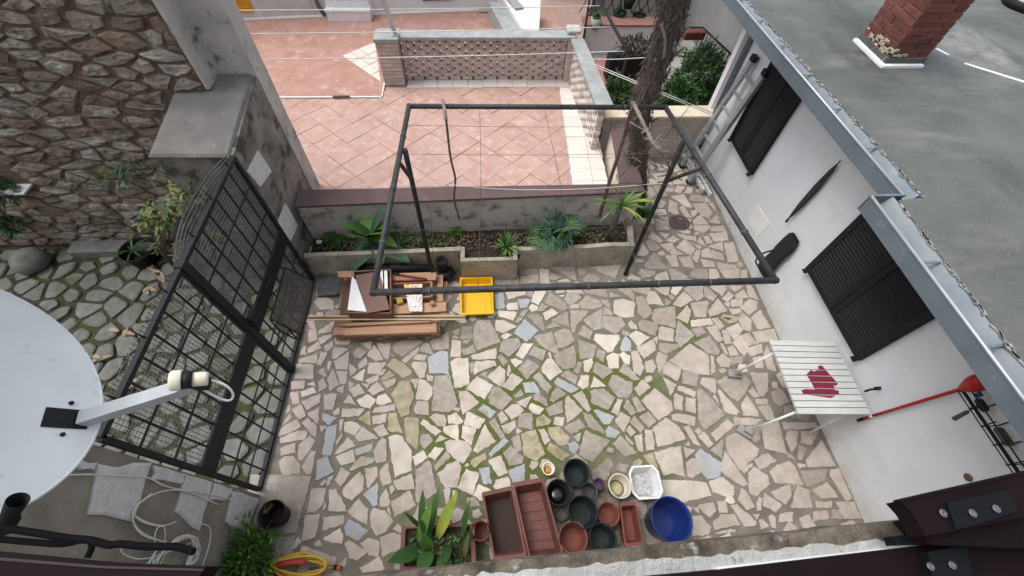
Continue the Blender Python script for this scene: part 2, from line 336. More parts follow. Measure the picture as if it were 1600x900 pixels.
TR = {  # paving stones measured off the floor: origin of each survey patch, stones as tone + corners
(430, 500): "p31 9 38 8 39 18 31 21;p41 10 55 1 53 11 41 13;p40 17 52 13 53 16 43 23;p46 24 54 19 53 25 48 29;p31 26 40 20 43 26 31 31;p24 28 28 24 29 32 23 32;p22 37 39 32 38 40 24 40;w20 41 36 42 35 55 18 54;p39 41 43 30 49 31 43 43;w49 39 52 39 51 46 49 46;p54 29 56 25 69 27 57 36 54 36;p55 39 69 29 67 46 57 46;p57 20 70 19 69 23 56 23;g73 32 77 26 85 30 80 36 75 36;p80 22 91 20 89 27;p86 33 93 23 101 36 94 38;p95 22 108 22 106 37 103 36;g108 31 113 34 109 34;p78 41 85 35 86 42 79 46;p88 40 104 40 97 50 87 50;p69 41 77 46 70 53 70 46;w72 54 84 46 82 57;p84 56 97 51 96 56 88 60;y98 55 107 47 112 52 101 56;p97 50 102 46 104 47 100 52;y101 58 113 55 112 60 105 64;p40 48 45 45 48 52 45 53;p49 55 54 46 60 60 51 66;p57 48 68 48 66 59 61 60;p41 58 45 54 49 62 41 67;p58 64 65 61 64 68 59 67;p69 64 69 57 74 60 70 63;p69 65 79 60 84 68 74 72;p81 59 88 61 86 64;p87 66 95 58 103 65 92 70;w95 78 96 72 103 69 109 77 100 79;w77 75 86 70 94 74 89 83 80 80;p64 77 69 70 77 80;p91 87 94 82 112 79 111 85;p63 83 84 83 78 90 62 91;p46 70 58 69 54 84 46 84;p15 58 28 57 27 64 15 65;w30 60 36 58 38 62;w24 67 36 63 38 68 25 72;p14 68 21 67 23 78 16 79;p25 76 42 69 41 77 30 84;p16 84 24 79 29 90 22 93;p9 87 13 77 14 84;p54 86 60 82 60 88 56 89;p30 88 41 82 40 97 37 95",
(430, 640): "p6 14 13 4 15 7 8 13;p3 25 6 17 20 9 23 16 12 22;p25 13 30 8 38 15 38 27;p5 26 20 20 30 20 27 28 5 31;p5 36 18 31 19 40 5 43;p22 33 32 25 37 30 25 47 21 46;p25 53 34 39 38 40 33 60 29 60 28 57;p3 49 8 44 17 44 23 52 22 60 7 61;b45 3 57 8 50 14 45 10;b48 17 58 14 55 30 52 42 44 42;b40 47 48 44 55 58 38 66;p60 10 64 9 62 20 60 19;p42 15 48 15 43 21;w65 12 72 11 80 15 74 24 65 20;y78 9 89 1 89 15;p75 25 82 16 97 27 79 29;p57 30 63 21 63 26 58 34;w56 41 68 26 75 34 60 41;w57 44 73 38 75 49 62 52;b75 37 92 31 89 39 76 43;p70 55 81 44 93 46 91 50 71 57;p56 66 62 54 70 60 61 72;p64 74 79 58 83 66 82 75 72 85 64 80;p84 56 95 54 96 62 88 73 86 72;p91 7 104 4 103 12 92 14;p92 18 101 14 106 23 98 25;y106 4 113 3 119 22 106 19;p92 39 100 26 104 29 104 48 95 50;p98 57 105 50 109 68 100 72;w106 26 112 24 118 25 127 38 128 56 112 63;b83 80 96 69 96 89 91 90;p98 84 104 74 107 85 106 90 98 90;p107 73 110 71 112 75 108 80;p111 67 128 60 130 74 115 75;p109 86 126 76 131 90 112 100;p42 70 46 66 48 68 44 71;p49 64 54 62 51 70 48 71",
(430, 750): "p30 30 34 9 47 8 44 23 37 30;p50 29 51 9 57 9 65 23 66 29;p44 28 46 21 47 22 47 26;p25 57 28 33 42 32 37 53;p45 35 64 33 63 41 45 47;b65 45 69 37 87 47 77 57 66 51;p68 29 78 18 86 27 86 42 72 34;p89 34 92 26 103 29 110 39 104 48 95 52 90 44;w45 54 60 46 63 52 62 60 47 57;p65 60 69 57 86 67 76 75 70 73;p80 60 87 55 97 58 96 72 88 70;p99 54 109 50 120 52 119 64 100 72;p110 46 115 41 119 47 118 49;p23 72 25 62 57 73 56 80 23 82;p37 60 41 57 43 62 38 62;p105 26 107 26 109 33 106 30;p59 79 66 73 65 81",
(620, 500): "g-3 22 8 18 24 20 5 34 -3 28;p5 37 21 25 20 30 9 40;g21 29 25 22 30 22 34 32;p15 37 18 32 28 33 26 38;p14 42 16 39 28 40 26 54 21 54;g31 20 49 11 49 27 35 28;b29 35 41 29 47 30 49 51 43 49 31 50;p50 34 52 18 60 20 60 34 54 34;g51 11 59 8 58 14;g61 6 70 6 70 17 60 17;g52 17 55 14 58 18;g62 19 69 18 66 22 62 21;g61 28 72 23 74 30 63 33;g71 14 75 0 87 0 97 20 75 28;w93 0 100 0 113 6 99 12 93 9;w98 15 103 12 108 14 101 18;g98 22 101 18 113 17 116 23 106 34 96 29;w70 33 93 26 93 36 72 37;g95 35 98 32 104 39 100 43;w107 37 112 36 118 39 111 44;w74 39 91 38 93 43 83 46 72 51;g68 41 72 39 73 45 70 50;w50 40 56 36 67 36 68 58 66 61 55 64;g78 51 84 48 83 53;w85 53 97 43 102 48 101 57 97 62;p103 50 105 41 107 48 104 53;w99 62 108 50 119 56 108 66;w65 64 75 53 90 61 82 74;g86 72 91 63 96 63 108 74 98 84 87 78;g110 71 116 65 119 70 112 73;b76 84 81 79 93 86 88 92;p101 85 108 79 114 79 119 85 108 93;y-10 43 -3 36 4 39 13 47 13 51 6 54 -1 48;y-5 70 3 58 12 57 16 73 12 80 12 88 4 91 -2 76;p13 56 20 55 18 65;w18 74 21 55 27 57 33 63 33 70 29 75;p28 51 34 53 33 57 29 57;g33 85 36 53 50 52 52 61 57 78 50 86;p58 67 65 66 77 77 62 88 60 82;p16 84 20 76 29 77 30 89 18 88;p51 84 55 81 59 83 58 86",
(620, 640): "p31 7 35 4 44 5 46 10 45 15 38 15;p33 -2 58 -2 58 1 33 1;w48 6 56 3 62 11 60 13 49 13;w66 2 83 9 77 18 63 14;p60 0 69 -1 63 5;y7 10 9 7 20 8 21 20 19 38 9 28;w22 13 25 9 42 20 36 24;w44 16 57 14 58 29 44 21;w62 15 74 18 70 33 61 26;g22 29 25 23 30 23 34 29 26 37;p36 31 40 24 48 27;w72 38 82 14 93 30 76 40;g87 12 92 8 101 25 97 27;p95 5 99 1 104 9 98 13;p98 15 111 10 111 17 105 22 101 21;p112 20 113 17 117 20 113 24;g107 28 110 25 115 25 117 38 113 39;b86 41 101 26 105 30 89 44;p45 31 50 28 66 30 70 38 62 50 56 47 47 38;w30 42 36 35 44 37 36 47 30 44;w15 44 24 38 29 45 18 52;g35 53 46 39 50 44 37 57;y69 48 83 40 84 46 73 54 70 51;g100 41 107 34 119 45 118 50 106 52;w86 48 98 43 104 59 95 62;b77 55 86 54 89 70 81 69;w91 72 93 66 104 63 106 66 106 72 94 75;b105 57 120 51 120 70 110 71;p38 60 43 57 47 52 57 48 60 54 57 72 45 73;p64 52 66 50 68 52 65 53;w57 73 65 56 77 60 71 80;w72 80 77 70 88 76 84 85 78 85;g18 57 30 48 33 55 37 78 28 84 24 75 22 87 18 86;p44 75 50 74 49 88 46 88;p52 76 56 75 53 83;g66 83 72 82 78 90 66 92",
(770, 420): "g0 12 7 6 24 6 24 14 2 15;g26 7 42 5 43 13 27 14;p44 0 52 0 53 13 45 13;g54 4 65 7 60 10 54 10;p57 12 70 9 72 12;g79 0 87 0 87 4 82 7;g85 9 90 4 101 9 97 12 86 12;b1 24 10 22 11 36 3 37;w12 22 30 20 30 24 15 29;g32 20 38 20 37 26 31 25;w36 30 40 19 45 19 50 22 43 34;w13 35 15 32 23 31 24 38 14 38;b24 29 33 28 35 29 32 36 26 37;w34 36 37 33 42 35 42 38 37 40;g42 40 46 32 52 35 48 39;g49 29 54 22 67 31 70 37 66 39 49 32;p58 19 69 18 66 22 60 23;w61 25 67 24 66 26;p70 18 81 18 86 24 69 21;g67 28 71 22 80 23 83 27 75 33 70 33;g86 20 90 17 105 17 108 27 87 22;p73 34 81 33 81 37 73 37;g81 32 88 25 100 30 103 35 92 38 84 37;g101 29 108 29 110 36 107 36;g110 22 120 26 110 27;w5 39 23 40 19 48 5 44;g25 43 29 39 34 38 28 46;g21 49 24 45 28 47 23 51;w2 45 22 53 20 57 6 60 3 55;b20 60 30 47 42 58 32 68;w9 63 12 60 18 62 10 65;g32 44 42 42 46 45 49 58 46 57;w47 42 55 37 61 42 50 48;g55 48 70 40 72 54;g50 55 56 50 65 54 51 56;g73 39 89 39 88 43 79 52 76 60 74 58;g85 48 102 37 102 56 95 57;g103 43 104 36 110 37 113 43;g102 54 103 44 120 45 124 52 115 61;g80 61 85 53 94 59 91 66;g58 60 67 56 72 58 77 67 69 73 61 74;g39 63 55 59 62 78 58 79 44 71;w22 80 28 70 38 70 28 84;g34 80 39 73 50 77 47 86;w52 79 54 78 55 82 53 83;g57 81 76 72 78 88 76 93 66 94 61 89;w46 92 51 85 55 84 65 96 54 104 46 96;g80 66 97 72 94 83 82 84;g97 82 99 75 106 78 104 87;w95 66 97 61 118 62 119 66 112 77 108 78;w107 82 113 79 118 80 118 93 109 93;w85 87 93 84 94 88 90 97 86 96;g76 96 80 87 84 88 81 98;g24 93 33 85 44 91 32 103",
(810, 560): "g14 18 20 13 31 27 27 33;b4 23 15 22 20 32 7 32;g40 16 46 11 55 17 54 24;b34 22 37 18 57 28 49 32 36 25;w56 25 59 16 66 16 65 26 61 28;g70 12 73 4 86 9 88 12 80 19;g95 12 100 4 114 19 108 20;g85 24 88 16 93 16 100 21 107 22 107 30 102 37 94 36 88 30;w68 26 71 17 82 26 69 27;g29 39 35 27 45 33 33 41;p-2 41 13 35 7 46;g15 34 19 33 26 38 27 45 15 38;w10 47 12 42 24 47 20 52 15 51;g26 47 41 40 42 50 30 54;p44 38 47 35 60 49 46 60 44 50;p51 35 60 30 68 47 65 50;g68 31 73 29 80 29 90 37 84 48 69 42;p87 50 93 38 98 39 93 53;g99 45 102 38 111 50 106 53;g107 38 111 36 119 48 112 50;p109 28 116 20 124 27 114 35;b71 49 75 48 90 54 86 61 80 61;p91 59 96 50 105 55 99 69;g105 60 109 54 118 65 115 70;b82 68 85 63 95 69 91 74 83 73;p101 68 104 63 110 69 106 73;p100 71 108 79 107 81 101 76;g1 52 13 51 13 66 0 64;y17 57 23 53 31 58 28 62 17 64;w33 61 35 55 43 55 41 63;g43 64 57 57 63 64 50 71;g60 51 68 53 80 68 80 71 66 64;p51 73 59 70 57 78;p63 68 86 77 70 97 57 90;p89 80 96 73 111 88 100 92;p83 88 84 84 88 84 89 88;b47 80 53 78 57 83 53 89 48 86;y28 65 38 64 48 74 45 81 38 81 29 71;p19 67 24 66 30 76 25 81;y3 71 16 67 25 90 16 96 5 90;y27 85 30 79 48 90 40 96;p109 73 116 71 117 87 112 86",
(960, 420): "p12 9 16 4 25 9 24 11;g22 4 25 0 38 2 38 5 27 9;p38 8 41 5 49 2 51 10 39 11;g51 0 56 0 69 7 68 10 54 10;g70 7 75 0 87 0 88 10;p89 0 96 0 99 7 96 9 89 10;p98 0 118 0 117 9 106 10;g0 17 14 17 19 26 18 30;g16 18 35 16 32 24 19 21;w30 28 34 21 39 22 46 34 32 33;p38 17 51 16 51 24 48 25 39 20;w53 21 55 16 62 15 64 17 58 25;g51 25 54 24 57 27 54 29;g47 27 53 31 49 34;p55 33 65 21 74 29 62 36;g65 19 70 15 83 15 83 27 77 30;g84 17 86 17 96 25 92 31 85 26;p89 16 103 15 105 19 101 25;p107 15 120 16 119 18 113 21;p101 28 107 21 112 25 106 31;w0 30 8 28 19 31 18 45 8 45 0 41;g20 27 26 25 30 30 36 41 28 47 23 41;g35 46 38 38 57 35 57 55 38 50;p58 46 68 34 72 39 69 51;p72 32 88 30 86 45 76 45;p88 39 97 28 106 39 90 45;p110 29 120 27 120 35 110 35;p108 37 118 38 119 41 111 43;p103 32 109 31 107 36;w72 48 90 46 93 52 73 54;p91 47 97 46 103 54 99 57;y99 46 103 43 116 45 115 49 108 51;g57 66 60 48 75 62 63 73;p42 56 45 54 56 57 55 68 42 66;g23 50 26 48 41 51 38 63 24 57;w14 62 21 58 33 64 22 73;b6 73 10 63 15 67 16 77 7 77;p21 74 37 66 39 76 28 84;p37 65 41 63 40 70;g42 70 59 70 62 73 49 79 43 77;g73 57 81 54 86 60 78 64;p86 55 95 53 102 67 97 69 90 60;p101 58 107 57 110 70 104 70;p105 56 116 51 120 57 113 67;g75 69 90 63 99 77 97 81 88 79;p52 86 71 70 88 81 89 99 78 98 64 94;p16 78 22 77 28 93 24 100 18 96;w5 80 8 78 15 82 14 90 10 88;p0 79 4 79 5 93 -1 93;p29 87 36 85 39 92 36 97 30 97;p39 85 41 78 50 81 47 92 42 97 41 93;p96 85 102 79 109 86 108 92 100 92;p99 70 102 70 107 80 104 80;p106 73 111 72 117 80 109 81;p111 69 119 62 126 75 122 82;g109 83 120 82 120 88 110 90;p90 81 93 82 95 95 91 99",
(1000, 560): "w5 2 12 1 23 29 13 26 6 19;p22 11 26 3 39 10 35 21 22 14;p22 18 34 25 29 35;g40 16 41 11 55 15 53 27 40 23;p2 39 14 28 29 40 31 49 18 58;p36 26 42 27 52 31 51 36 36 30;p32 35 34 33 40 36 40 49 33 47;p43 37 52 38 52 51 43 49;p57 23 59 18 71 19 71 33;g54 30 57 28 65 36 80 53 60 67 55 57;p69 36 71 34 75 44;g72 22 80 17 97 15 104 22 98 34 92 40 86 36;p73 30 75 29 93 49 91 53 80 50;p96 42 100 35 110 49 111 54 97 53;p103 13 120 14 120 30 116 35 113 35;p101 31 106 27 112 36 107 36;p109 38 120 38 119 43 110 43;p111 45 122 44 128 58 119 57;p30 53 38 52 52 55 51 63 31 58;g0 55 8 50 15 59 8 65;p13 65 24 56 37 65 43 76 17 83;p5 67 12 67 14 85 6 86;p0 72 2 72 4 87 0 87;p41 65 46 63 57 82 50 79;p52 68 55 65 58 68 55 71;p55 73 60 69 69 80 64 84;p67 70 82 57 89 63 72 77;p88 55 114 57 108 62 90 63;g66 86 78 76 77 93;p81 75 88 71 92 70 112 85 110 90 94 105 92 102 82 87;p42 81 46 78 47 82;p115 62 130 58 138 89 117 84",
(1000, 690): "p13 10 38 4 42 33 30 29 23 32;y3 13 12 11 17 25 14 27;p41 5 51 8 44 15;b52 12 57 7 76 20 75 33 64 35 56 25;p44 20 47 17 52 16 58 27 50 34 45 32;w20 36 53 37 62 39 67 51 38 57 18 56;w65 37 78 34 88 42 88 50 82 52 69 47;p76 27 80 9 101 40 96 42 80 31;p95 25 105 20 106 22 98 30;p102 29 108 24 120 32 122 40 109 51 103 47;p107 16 120 11 128 18 113 26;p92 55 95 44 99 46 108 62 100 64;p110 58 112 52 115 54 114 64 110 65;p55 60 69 57 71 65 66 71 60 66;p73 57 80 56 82 66 75 66;p85 60 91 59 109 75 107 79 98 79;p69 75 76 69 88 68 94 78 70 83;p50 62 55 61 55 67;p41 60 49 62 47 67;p48 70 58 70 67 80 64 87 50 88;p107 69 112 68 110 73;p112 74 115 73 121 79 114 82;p70 86 80 83 90 82 89 85",
(1150, 660): "p32 46 39 40 50 36 55 41 63 58 37 56;p44 0 75 0 77 4 64 6 46 7;p47 15 49 8 58 8 57 20 53 28;p62 8 78 8 71 21 61 19;g59 21 66 24 62 35 59 35;g49 29 53 31 58 36 50 33;p66 35 80 17 94 41 68 42;p58 39 65 39 65 42 60 43;g61 46 85 44 84 54 67 60;p89 45 96 43 109 71 103 73 89 51;p72 64 86 56 96 70 80 71;p33 65 51 58 52 67 47 77 39 72;p58 59 69 64 72 80 52 80;p27 66 43 77 38 84 26 78;p75 74 90 74 89 80 76 80;p94 74 111 75 118 90 102 90;p73 84 85 83 87 90 73 92;p42 86 54 84 53 93 41 93;g91 82 97 82 100 90 90 90",
(1150, 420): "p0 0 4 0 3 9 0 9;p5 2 10 0 11 10 4 9;p0 16 7 15 8 17 0 20;p0 24 7 19 12 27 0 27;p0 29 9 28 8 30 0 36;p4 36 13 28 20 31 19 38 12 43;p10 15 15 16 21 29 12 26;p15 45 23 38 33 55 21 56;p3 47 7 41 15 48 14 58 6 56;p16 59 36 56 39 66 20 70;p3 63 12 60 20 70 9 73;p10 75 24 70 25 78 14 82;p0 67 6 68 11 80 6 82;p0 83 15 83 15 88 0 90;p26 81 29 72 33 80 38 96 30 94;p16 83 25 82 26 93 19 92",
(980, 270): "p42 5 56 3 58 11 44 11;w41 22 53 20 61 32 55 32;p44 17 47 12 54 13 50 19;p53 19 57 13 62 14 60 19;p38 36 40 25 47 29 48 39;g58 26 60 20 72 21 72 27;p73 22 77 20 79 27 73 27;p61 29 74 28 80 38 76 43 70 40;p76 29 80 28 84 36;p49 33 52 31 61 42 54 41;p59 36 66 34 66 38 62 41;p62 45 69 39 78 51 72 56 63 53;p77 46 84 39 87 48;p79 51 89 49 93 55 78 55;p77 57 93 55 95 63 82 64;g26 42 38 41 40 53 27 53;p26 34 36 34 37 39 25 39;p20 60 23 54 34 64 30 65;p31 56 40 57 36 61;p36 63 43 59 49 62 44 65;p47 57 64 59 65 64 52 61;g17 65 22 62 31 70 28 73 21 73;p31 67 42 65 44 70 38 73;p46 70 54 62 64 71 60 78;p58 64 70 69 68 72;p66 65 68 59 74 68;p72 60 76 59 80 65 75 67;p76 69 89 64 90 73;p70 73 76 70 80 80 70 79;p78 72 89 76 91 82 81 80;p91 66 100 65 104 83 94 84;p40 74 44 71 54 77 42 77;p61 80 65 72 69 73 66 84;p36 78 46 77 48 88 42 88;p48 79 59 78 63 89 54 88;p69 80 80 83 83 88 72 88;g16 86 26 74 37 90 18 90;p10 77 15 66 20 74 18 77;p84 84 100 86 104 90 85 90;p7 80 16 82 14 84 7 84",
(780, 380): "g17 23 35 22 36 28 20 29;g47 22 70 21 72 35;g84 22 115 20 108 33"}

def area(p): return .5*sum(p[i-1].x*p[i].y-p[i].x*p[i-1].y for i in range(len(p)))
def roughen(p, step, j):
    out = []
    for i, a in enumerate(p):
        b = p[(i+1) % len(p)]; n = max(1, int((b-a).length/step+.5)); nr = V(b.y-a.y, a.x-b.x, 0)
        nr = nr.normalized() if nr.length > 1e-9 else nr
        for k in range(n):
            q = a.lerp(b, k/n)
            out.append(q + (nr*U(-j, j) if k else V(U(-j, j), U(-j, j), 0)*.5))
    return out
def slab(poly, z0, z1, bev=.006, tilt=.002):
    "flat stone: skirt, bevel ring, top face"
    if area(poly) < 0: poly = poly[::-1]
    n = len(poly); c = sum(poly, Vector())/n; mb = MB()
    R = sum((p-c).length for p in poly)/n; k = max(.6, 1-bev*1.3/max(R, .01))
    ta, tb = U(-tilt, tilt)/max(R, .05), U(-tilt, tilt)/max(R, .05); lift = U(-.006, .003)
    lo = [V(p.x, p.y, z0) for p in poly]
    mi = [V(p.x, p.y, z1-bev*.7+lift) for p in poly]
    to = [V(c.x+(p.x-c.x)*k, c.y+(p.y-c.y)*k, z1+lift+ta*(p.x-c.x)+tb*(p.y-c.y)) for p in poly]
    mb.add(lo+mi+to, [(i, (i+1) % n, n+(i+1) % n, n+i) for i in range(n)]+[(n+i, n+(i+1) % n, 2*n+(i+1) % n, 2*n+i) for i in range(n)]+[tuple(range(2*n, 3*n))])
    return mb
# occupancy grid used to lay the smaller stones that fill what is left
CELL = .015; OX, OY = -2.3, -.6; NXc, NYc = 400, 410
occ = [bytearray(NXc) for _ in range(NYc)]
def cells(p, grow=0):
    xs = [q.x for q in p]; ys = [q.y for q in p]
    for j in range(max(0, int((min(ys)-grow-OY)/CELL)), min(NYc-1, int((max(ys)+grow-OY)/CELL))+1):
        y = OY+(j+.5)*CELL; xi = []
        for i in range(len(p)):
            a, b = p[i-1], p[i]
            if (a.y <= y) != (b.y <= y): xi.append(a.x+(y-a.y)*(b.x-a.x)/(b.y-a.y))
        xi.sort()
        for k in range(0, len(xi)-1, 2):
            for i in range(max(0, int((xi[k]-grow-OX)/CELL)), min(NXc-1, int((xi[k+1]+grow-OX)/CELL))+1): yield j, i
stones = []
def put(poly, tone, j=.0065):
    for a, b in cells(poly): occ[a][b] = 1
    c0 = sum(poly, Vector())/len(poly); poly = [p+(p-c0).normalized()*.006 for p in poly]
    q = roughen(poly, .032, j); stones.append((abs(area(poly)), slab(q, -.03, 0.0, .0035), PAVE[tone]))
for (x0, y0), s in TR.items():
    for st in s.split(';'):
        nums = [float(t) for t in st[1:].split()]
        poly = [gp(x0+nums[i]*10/6, y0+nums[i+1]*10/6, 0) for i in range(0, len(nums), 2)]
        hit = [occ[a][b] for a, b in cells(poly)]
        if hit and sum(hit)/len(hit) > .3: continue
        put(poly, st[0])
def blocked(x, y): return (y > 3.08 and x < 2.02) or x > WX-.01 or x < GX+.02 or (x < -1.55 and y < .8 and y > -.3 and x < -1.83)
def inflate():
    g2 = [bytearray(r) for r in occ]
    for j in range(1, NYc-1):
        for i in range(1, NXc-1):
            if occ[j][i]:
                g2[j-1][i] = g2[j+1][i] = g2[j][i-1] = g2[j][i+1] = 1
    return g2
rr = random.Random(3)
for R, tries in ((.15, 2500), (.11, 4000), (.08, 7000), (.055, 9000)):
    for t in range(tries):
        x, y = rr.uniform(GX+.05, WX-.03), rr.uniform(-.5, 5.3)
        if blocked(x, y): continue
        n = rr.choice((4, 5, 5, 6)); a0 = rr.uniform(0, 6.3); e = rr.uniform(.6, 1); ea = rr.uniform(0, 3.1)
        poly = []
        for k in range(n):
            a = a0+2*math.pi*(k+rr.uniform(-.25, .25))/n; r = R*rr.uniform(.75, 1.1)
            px_, py_ = math.cos(a)*r, math.sin(a)*r*e
            poly.append(V(x+px_*math.cos(ea)-py_*math.sin(ea), y+px_*math.sin(ea)+py_*math.cos(ea), 0))
        if any(blocked(p.x, p.y) or p.y > 5.4 for p in poly): continue
        if any(occ[a][b] for a, b in cells(poly, .014)): continue
        put(poly, rr.choice('pppppwg' if x > -1 else 'ppppg'))
# big slabs at the foot of the garden wall
for q in ([(392, 742), (487, 744), (461, 832), (380, 838)], [(378, 845), (460, 838), (452, 896), (368, 898)]):
    put([gp(x, y) for x, y in q], 'g', .006)
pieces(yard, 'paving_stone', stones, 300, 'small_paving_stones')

# ------------------------------------------------------------------ alley behind the gate
g = MB(); g.prism([(-9, -.6), (GX-.01, -.6), (GX-.01, 4.0), (-9, 4.0)], -.075, -.03)
alley = struct('alley_floor', g, COBG)
def voronoi(seeds, x0, x1, y0, y1, gap, R=.45):
    for i, s in enumerate(seeds):
        poly = [V(x0, y0, 0), V(x1, y0, 0), V(x1, y1, 0), V(x0, y1, 0)]
        for k, o in enumerate(seeds):
            if k == i or (o-s).length > 2*R: continue
            nrm = (o-s).normalized(); m = (o+s)/2 - nrm*gap
            out = []
            for a in range(len(poly)):
                p, q = poly[a-1], poly[a]; dp, dq = (p-m).dot(nrm), (q-m).dot(nrm)
                if (dp > 0) != (dq > 0): out.append(p.lerp(q, dp/(dp-dq)))
                if dq <= 0: out.append(q)
            poly = out
            if len(poly) < 3: break
        if len(poly) >= 3: yield i, poly
def poisson(x0, x1, y0, y1, d, n, rnd, sx=1):
    out = []
    for t in range(n):
        p = V(rnd.uniform(x0, x1), rnd.uniform(y0, y1), 0)
        if all(((p.x-q.x)*sx)**2+(p.y-q.y)**2 > d*d for q in out): out.append(p)
    return out
rr = random.Random(5); seeds = poisson(-6.9, GX-.06, -.2, 3.75, .185, 5000, rr)
cob = []
for i, poly in voronoi(seeds, -7, GX-.02, -.25, 3.8, .011):
    c = sum(poly, Vector())/len(poly)
    if max((p-c).length for p in poly) > .35: continue
    sh = rr.uniform(.76, 1.0); poly = [c+(p-c)*sh for p in poly]
    q = []
    for k in range(len(poly)):                                     # rounded corners
        a, b, d = poly[k-1], poly[k], poly[(k+1) % len(poly)]
        q += [b.lerp(a, .17), b.lerp(d, .17)]
    q = [p+V(rr.uniform(-.01, .01), rr.uniform(-.01, .01), 0) for p in q]
    cob.append((abs(area(q)), slab(q, -.06, rr.uniform(-.012, .012), .014, .008), COB))
pieces(alley, 'cobble', cob, 300, 'small_cobbles')

# ------------------------------------------------------------------ rubble stone house wall behind the alley
SY = 3.87
hw = thing('stone_house_wall', (-4.8, SY, 0), 'old rubble stone house wall with brown earth joints at the back of the alley', 'stone wall')
b = MB(); b.box((-5.91, SY+.228, 1.0), (6.1, .44, 2.2)); b.box((-5.76, SY+.228, 3.0), (6.4, .438, 1.8)); b.build('mortar_core', EARTH, hw)
rr = random.Random(11)
def rubble(cx, cz, w, h, y, depth, rnd, n=9):
    "one irregular stone standing proud of a wall that faces -Y"
    ang = [2*math.pi*(k+rnd.uniform(-.22, .22))/n for k in range(n)]
    o1 = []; o2 = []; o3 = []
    for a in ang:
        ca, sa = math.cos(a), math.sin(a); f = 1/max(abs(ca), abs(sa))**.9; j = rnd.uniform(.88, 1.04)
        x, z = cx+ca*f*w/2*j, cz+sa*f*h/2*j
        o1.append(V(x, y+.03, z)); o2.append(V(cx+(x-cx)*.96, y-depth*.6+rnd.uniform(-.006, .006), cz+(z-cz)*.94))
        o3.append(V(cx+(x-cx)*rnd.uniform(.74, .9), y-depth+rnd.uniform(-.012, .012), cz+(z-cz)*rnd.uniform(.68, .86)))
    cc = V(cx+rnd.uniform(-.1, .1)*w, y-depth-rnd.uniform(-.012, .012), cz)
    mb = MB(); fs = []
    for i in range(n):
        k = (i+1) % n; fs += [(i, k, n+k, n+i), (n+i, n+k, 2*n+k, 2*n+i), (2*n+i, 2*n+k, 3*n)]
    mb.add(o1+o2+o3+[cc], fs); return mb
rub = []
def in_niche(x, zz): return -5.65 < x < -5.05 and .98 < zz < 1.22
sdz = []
for t in range(9000):                                              # seeds in a space squeezed along the courses
    p = V(rr.uniform(-7.2, -2.5)*.42, rr.uniform(.02, 3.88), 0); n_ = noise.noise(V(p.x*1.5, p.y*1.2, 9))
    d_ = .125+.07*n_ if rr.random() < .9 else .07
    if all((p-q).length > d_ for q in sdz): sdz.append(p)
for i, poly in voronoi(sdz, -7.3*.42, -2.585*.42, 0, 3.9, .006, .3):
    P2 = [V(p.x/.42, p.y, 0) for p in poly]; c = sum(P2, Vector())/len(P2)
    lim = -2.60 if c.y > 2.12 else -2.88
    if (c.y < 2.12 and c.x > lim-.04) or in_niche(c.x, c.y): continue
    sh = rr.uniform(.88, 1.0); P2 = [c+V((p.x-c.x)*sh, (p.y-c.y)*sh*rr.uniform(.9, 1), 0) for p in P2]
    P2 = [V(min(p.x, -2.59 if c.y > 2.12 else lim), p.y, 0) for p in P2]
    q = []
    for a, b_ in zip(P2, P2[1:]+P2[:1]):
        nn = max(1, int((b_-a).length/.07))
        for k in range(nn): q.append(a.lerp(b_, (k+.12)/nn)+V(rr.uniform(-.008, .008), rr.uniform(-.008, .008), 0))
    n = len(q); A2 = abs(area(q))
    if n < 4 or A2 < .0015: continue
    dep = rr.uniform(.004, .026)+.15*min(.06, A2); tx, tz = rr.uniform(-.08, .08), rr.uniform(-.12, .12); mb = MB()
    def fp(p, k, y): return V(c.x+(p.x-c.x)*k, y+tx*(p.x-c.x)*.5+tz*(p.y-c.y)*.5, c.y+(p.y-c.y)*k)
    r1 = [V(p.x, SY+.04, p.y) for p in q]; r2_ = [fp(p, .97, SY-dep*.55+rr.uniform(-.004, .004)) for p in q]; r3 = [fp(p, rr.uniform(.82, .93), SY-dep+rr.uniform(-.007, .007)) for p in q]
    r4 = [fp(p, .4, SY-dep+rr.uniform(-.014, .008)) for p in q]
    fs = []
    for k in range(n):
        k2 = (k+1) % n; fs += [(k, n+k, n+k2, k2), (n+k, 2*n+k, 2*n+k2, n+k2), (2*n+k, 3*n+k, 3*n+k2, 2*n+k2)]
    fs.append(tuple(range(3*n, 4*n))); mb.add(r1+r2_+r3+r4, fs)
    rub.append((A2, mb, STONE[rr.choice((0, 0, 0, 1, 2)) if A2 > .012 else rr.choice((0, 2, 2))]))
pieces(hw, 'rubble_stone', rub, 300, 'small_rubble')
for k_ in STONE: add_layer(STONE[k_], (.17, .118, .085), lambda n: math_node(n, 'MULTIPLY', pos_noise(n, 2.6, .5, .62, 8, (1, 1, 1.8)), .75, True))
b = MB(); b.box((-4.75, SY-.16, .05), (1.15, .2, .16), bev=.02); solo('stone_bench_slab', b, COB, 'long worn stone slab lying at the foot of the rubble wall', 'slab', (-4.75, SY-.16, 0))
b = MB(); b.lathe((-5.72, SY-.35, 0), [(.16, 0), (.19, .06), (.17, .16), (.10, .22), (0.01, .23)], 14); solo('boulder', b, COB, 'round dark boulder beside the stone slab at the picture edge', 'boulder', (-5.72, SY-.35, 0))
nt_ = thing('niche_pot', (-5.02, SY-.06, 1.0), 'terracotta pot on a white shelf in the rubble wall niche', 'pot')
b = MB(); b.box((-5.3, SY-.05, 1.0), (.42, .2, .02)); b.build('shelf', WHITEP, nt_)
b = MB(); b.lathe((-5.38, SY-.04, 1.01), [(.05, 0), (.075, .12), (.06, .12), (.04, .02)], 16); b.build('pot', TERRA, nt_)

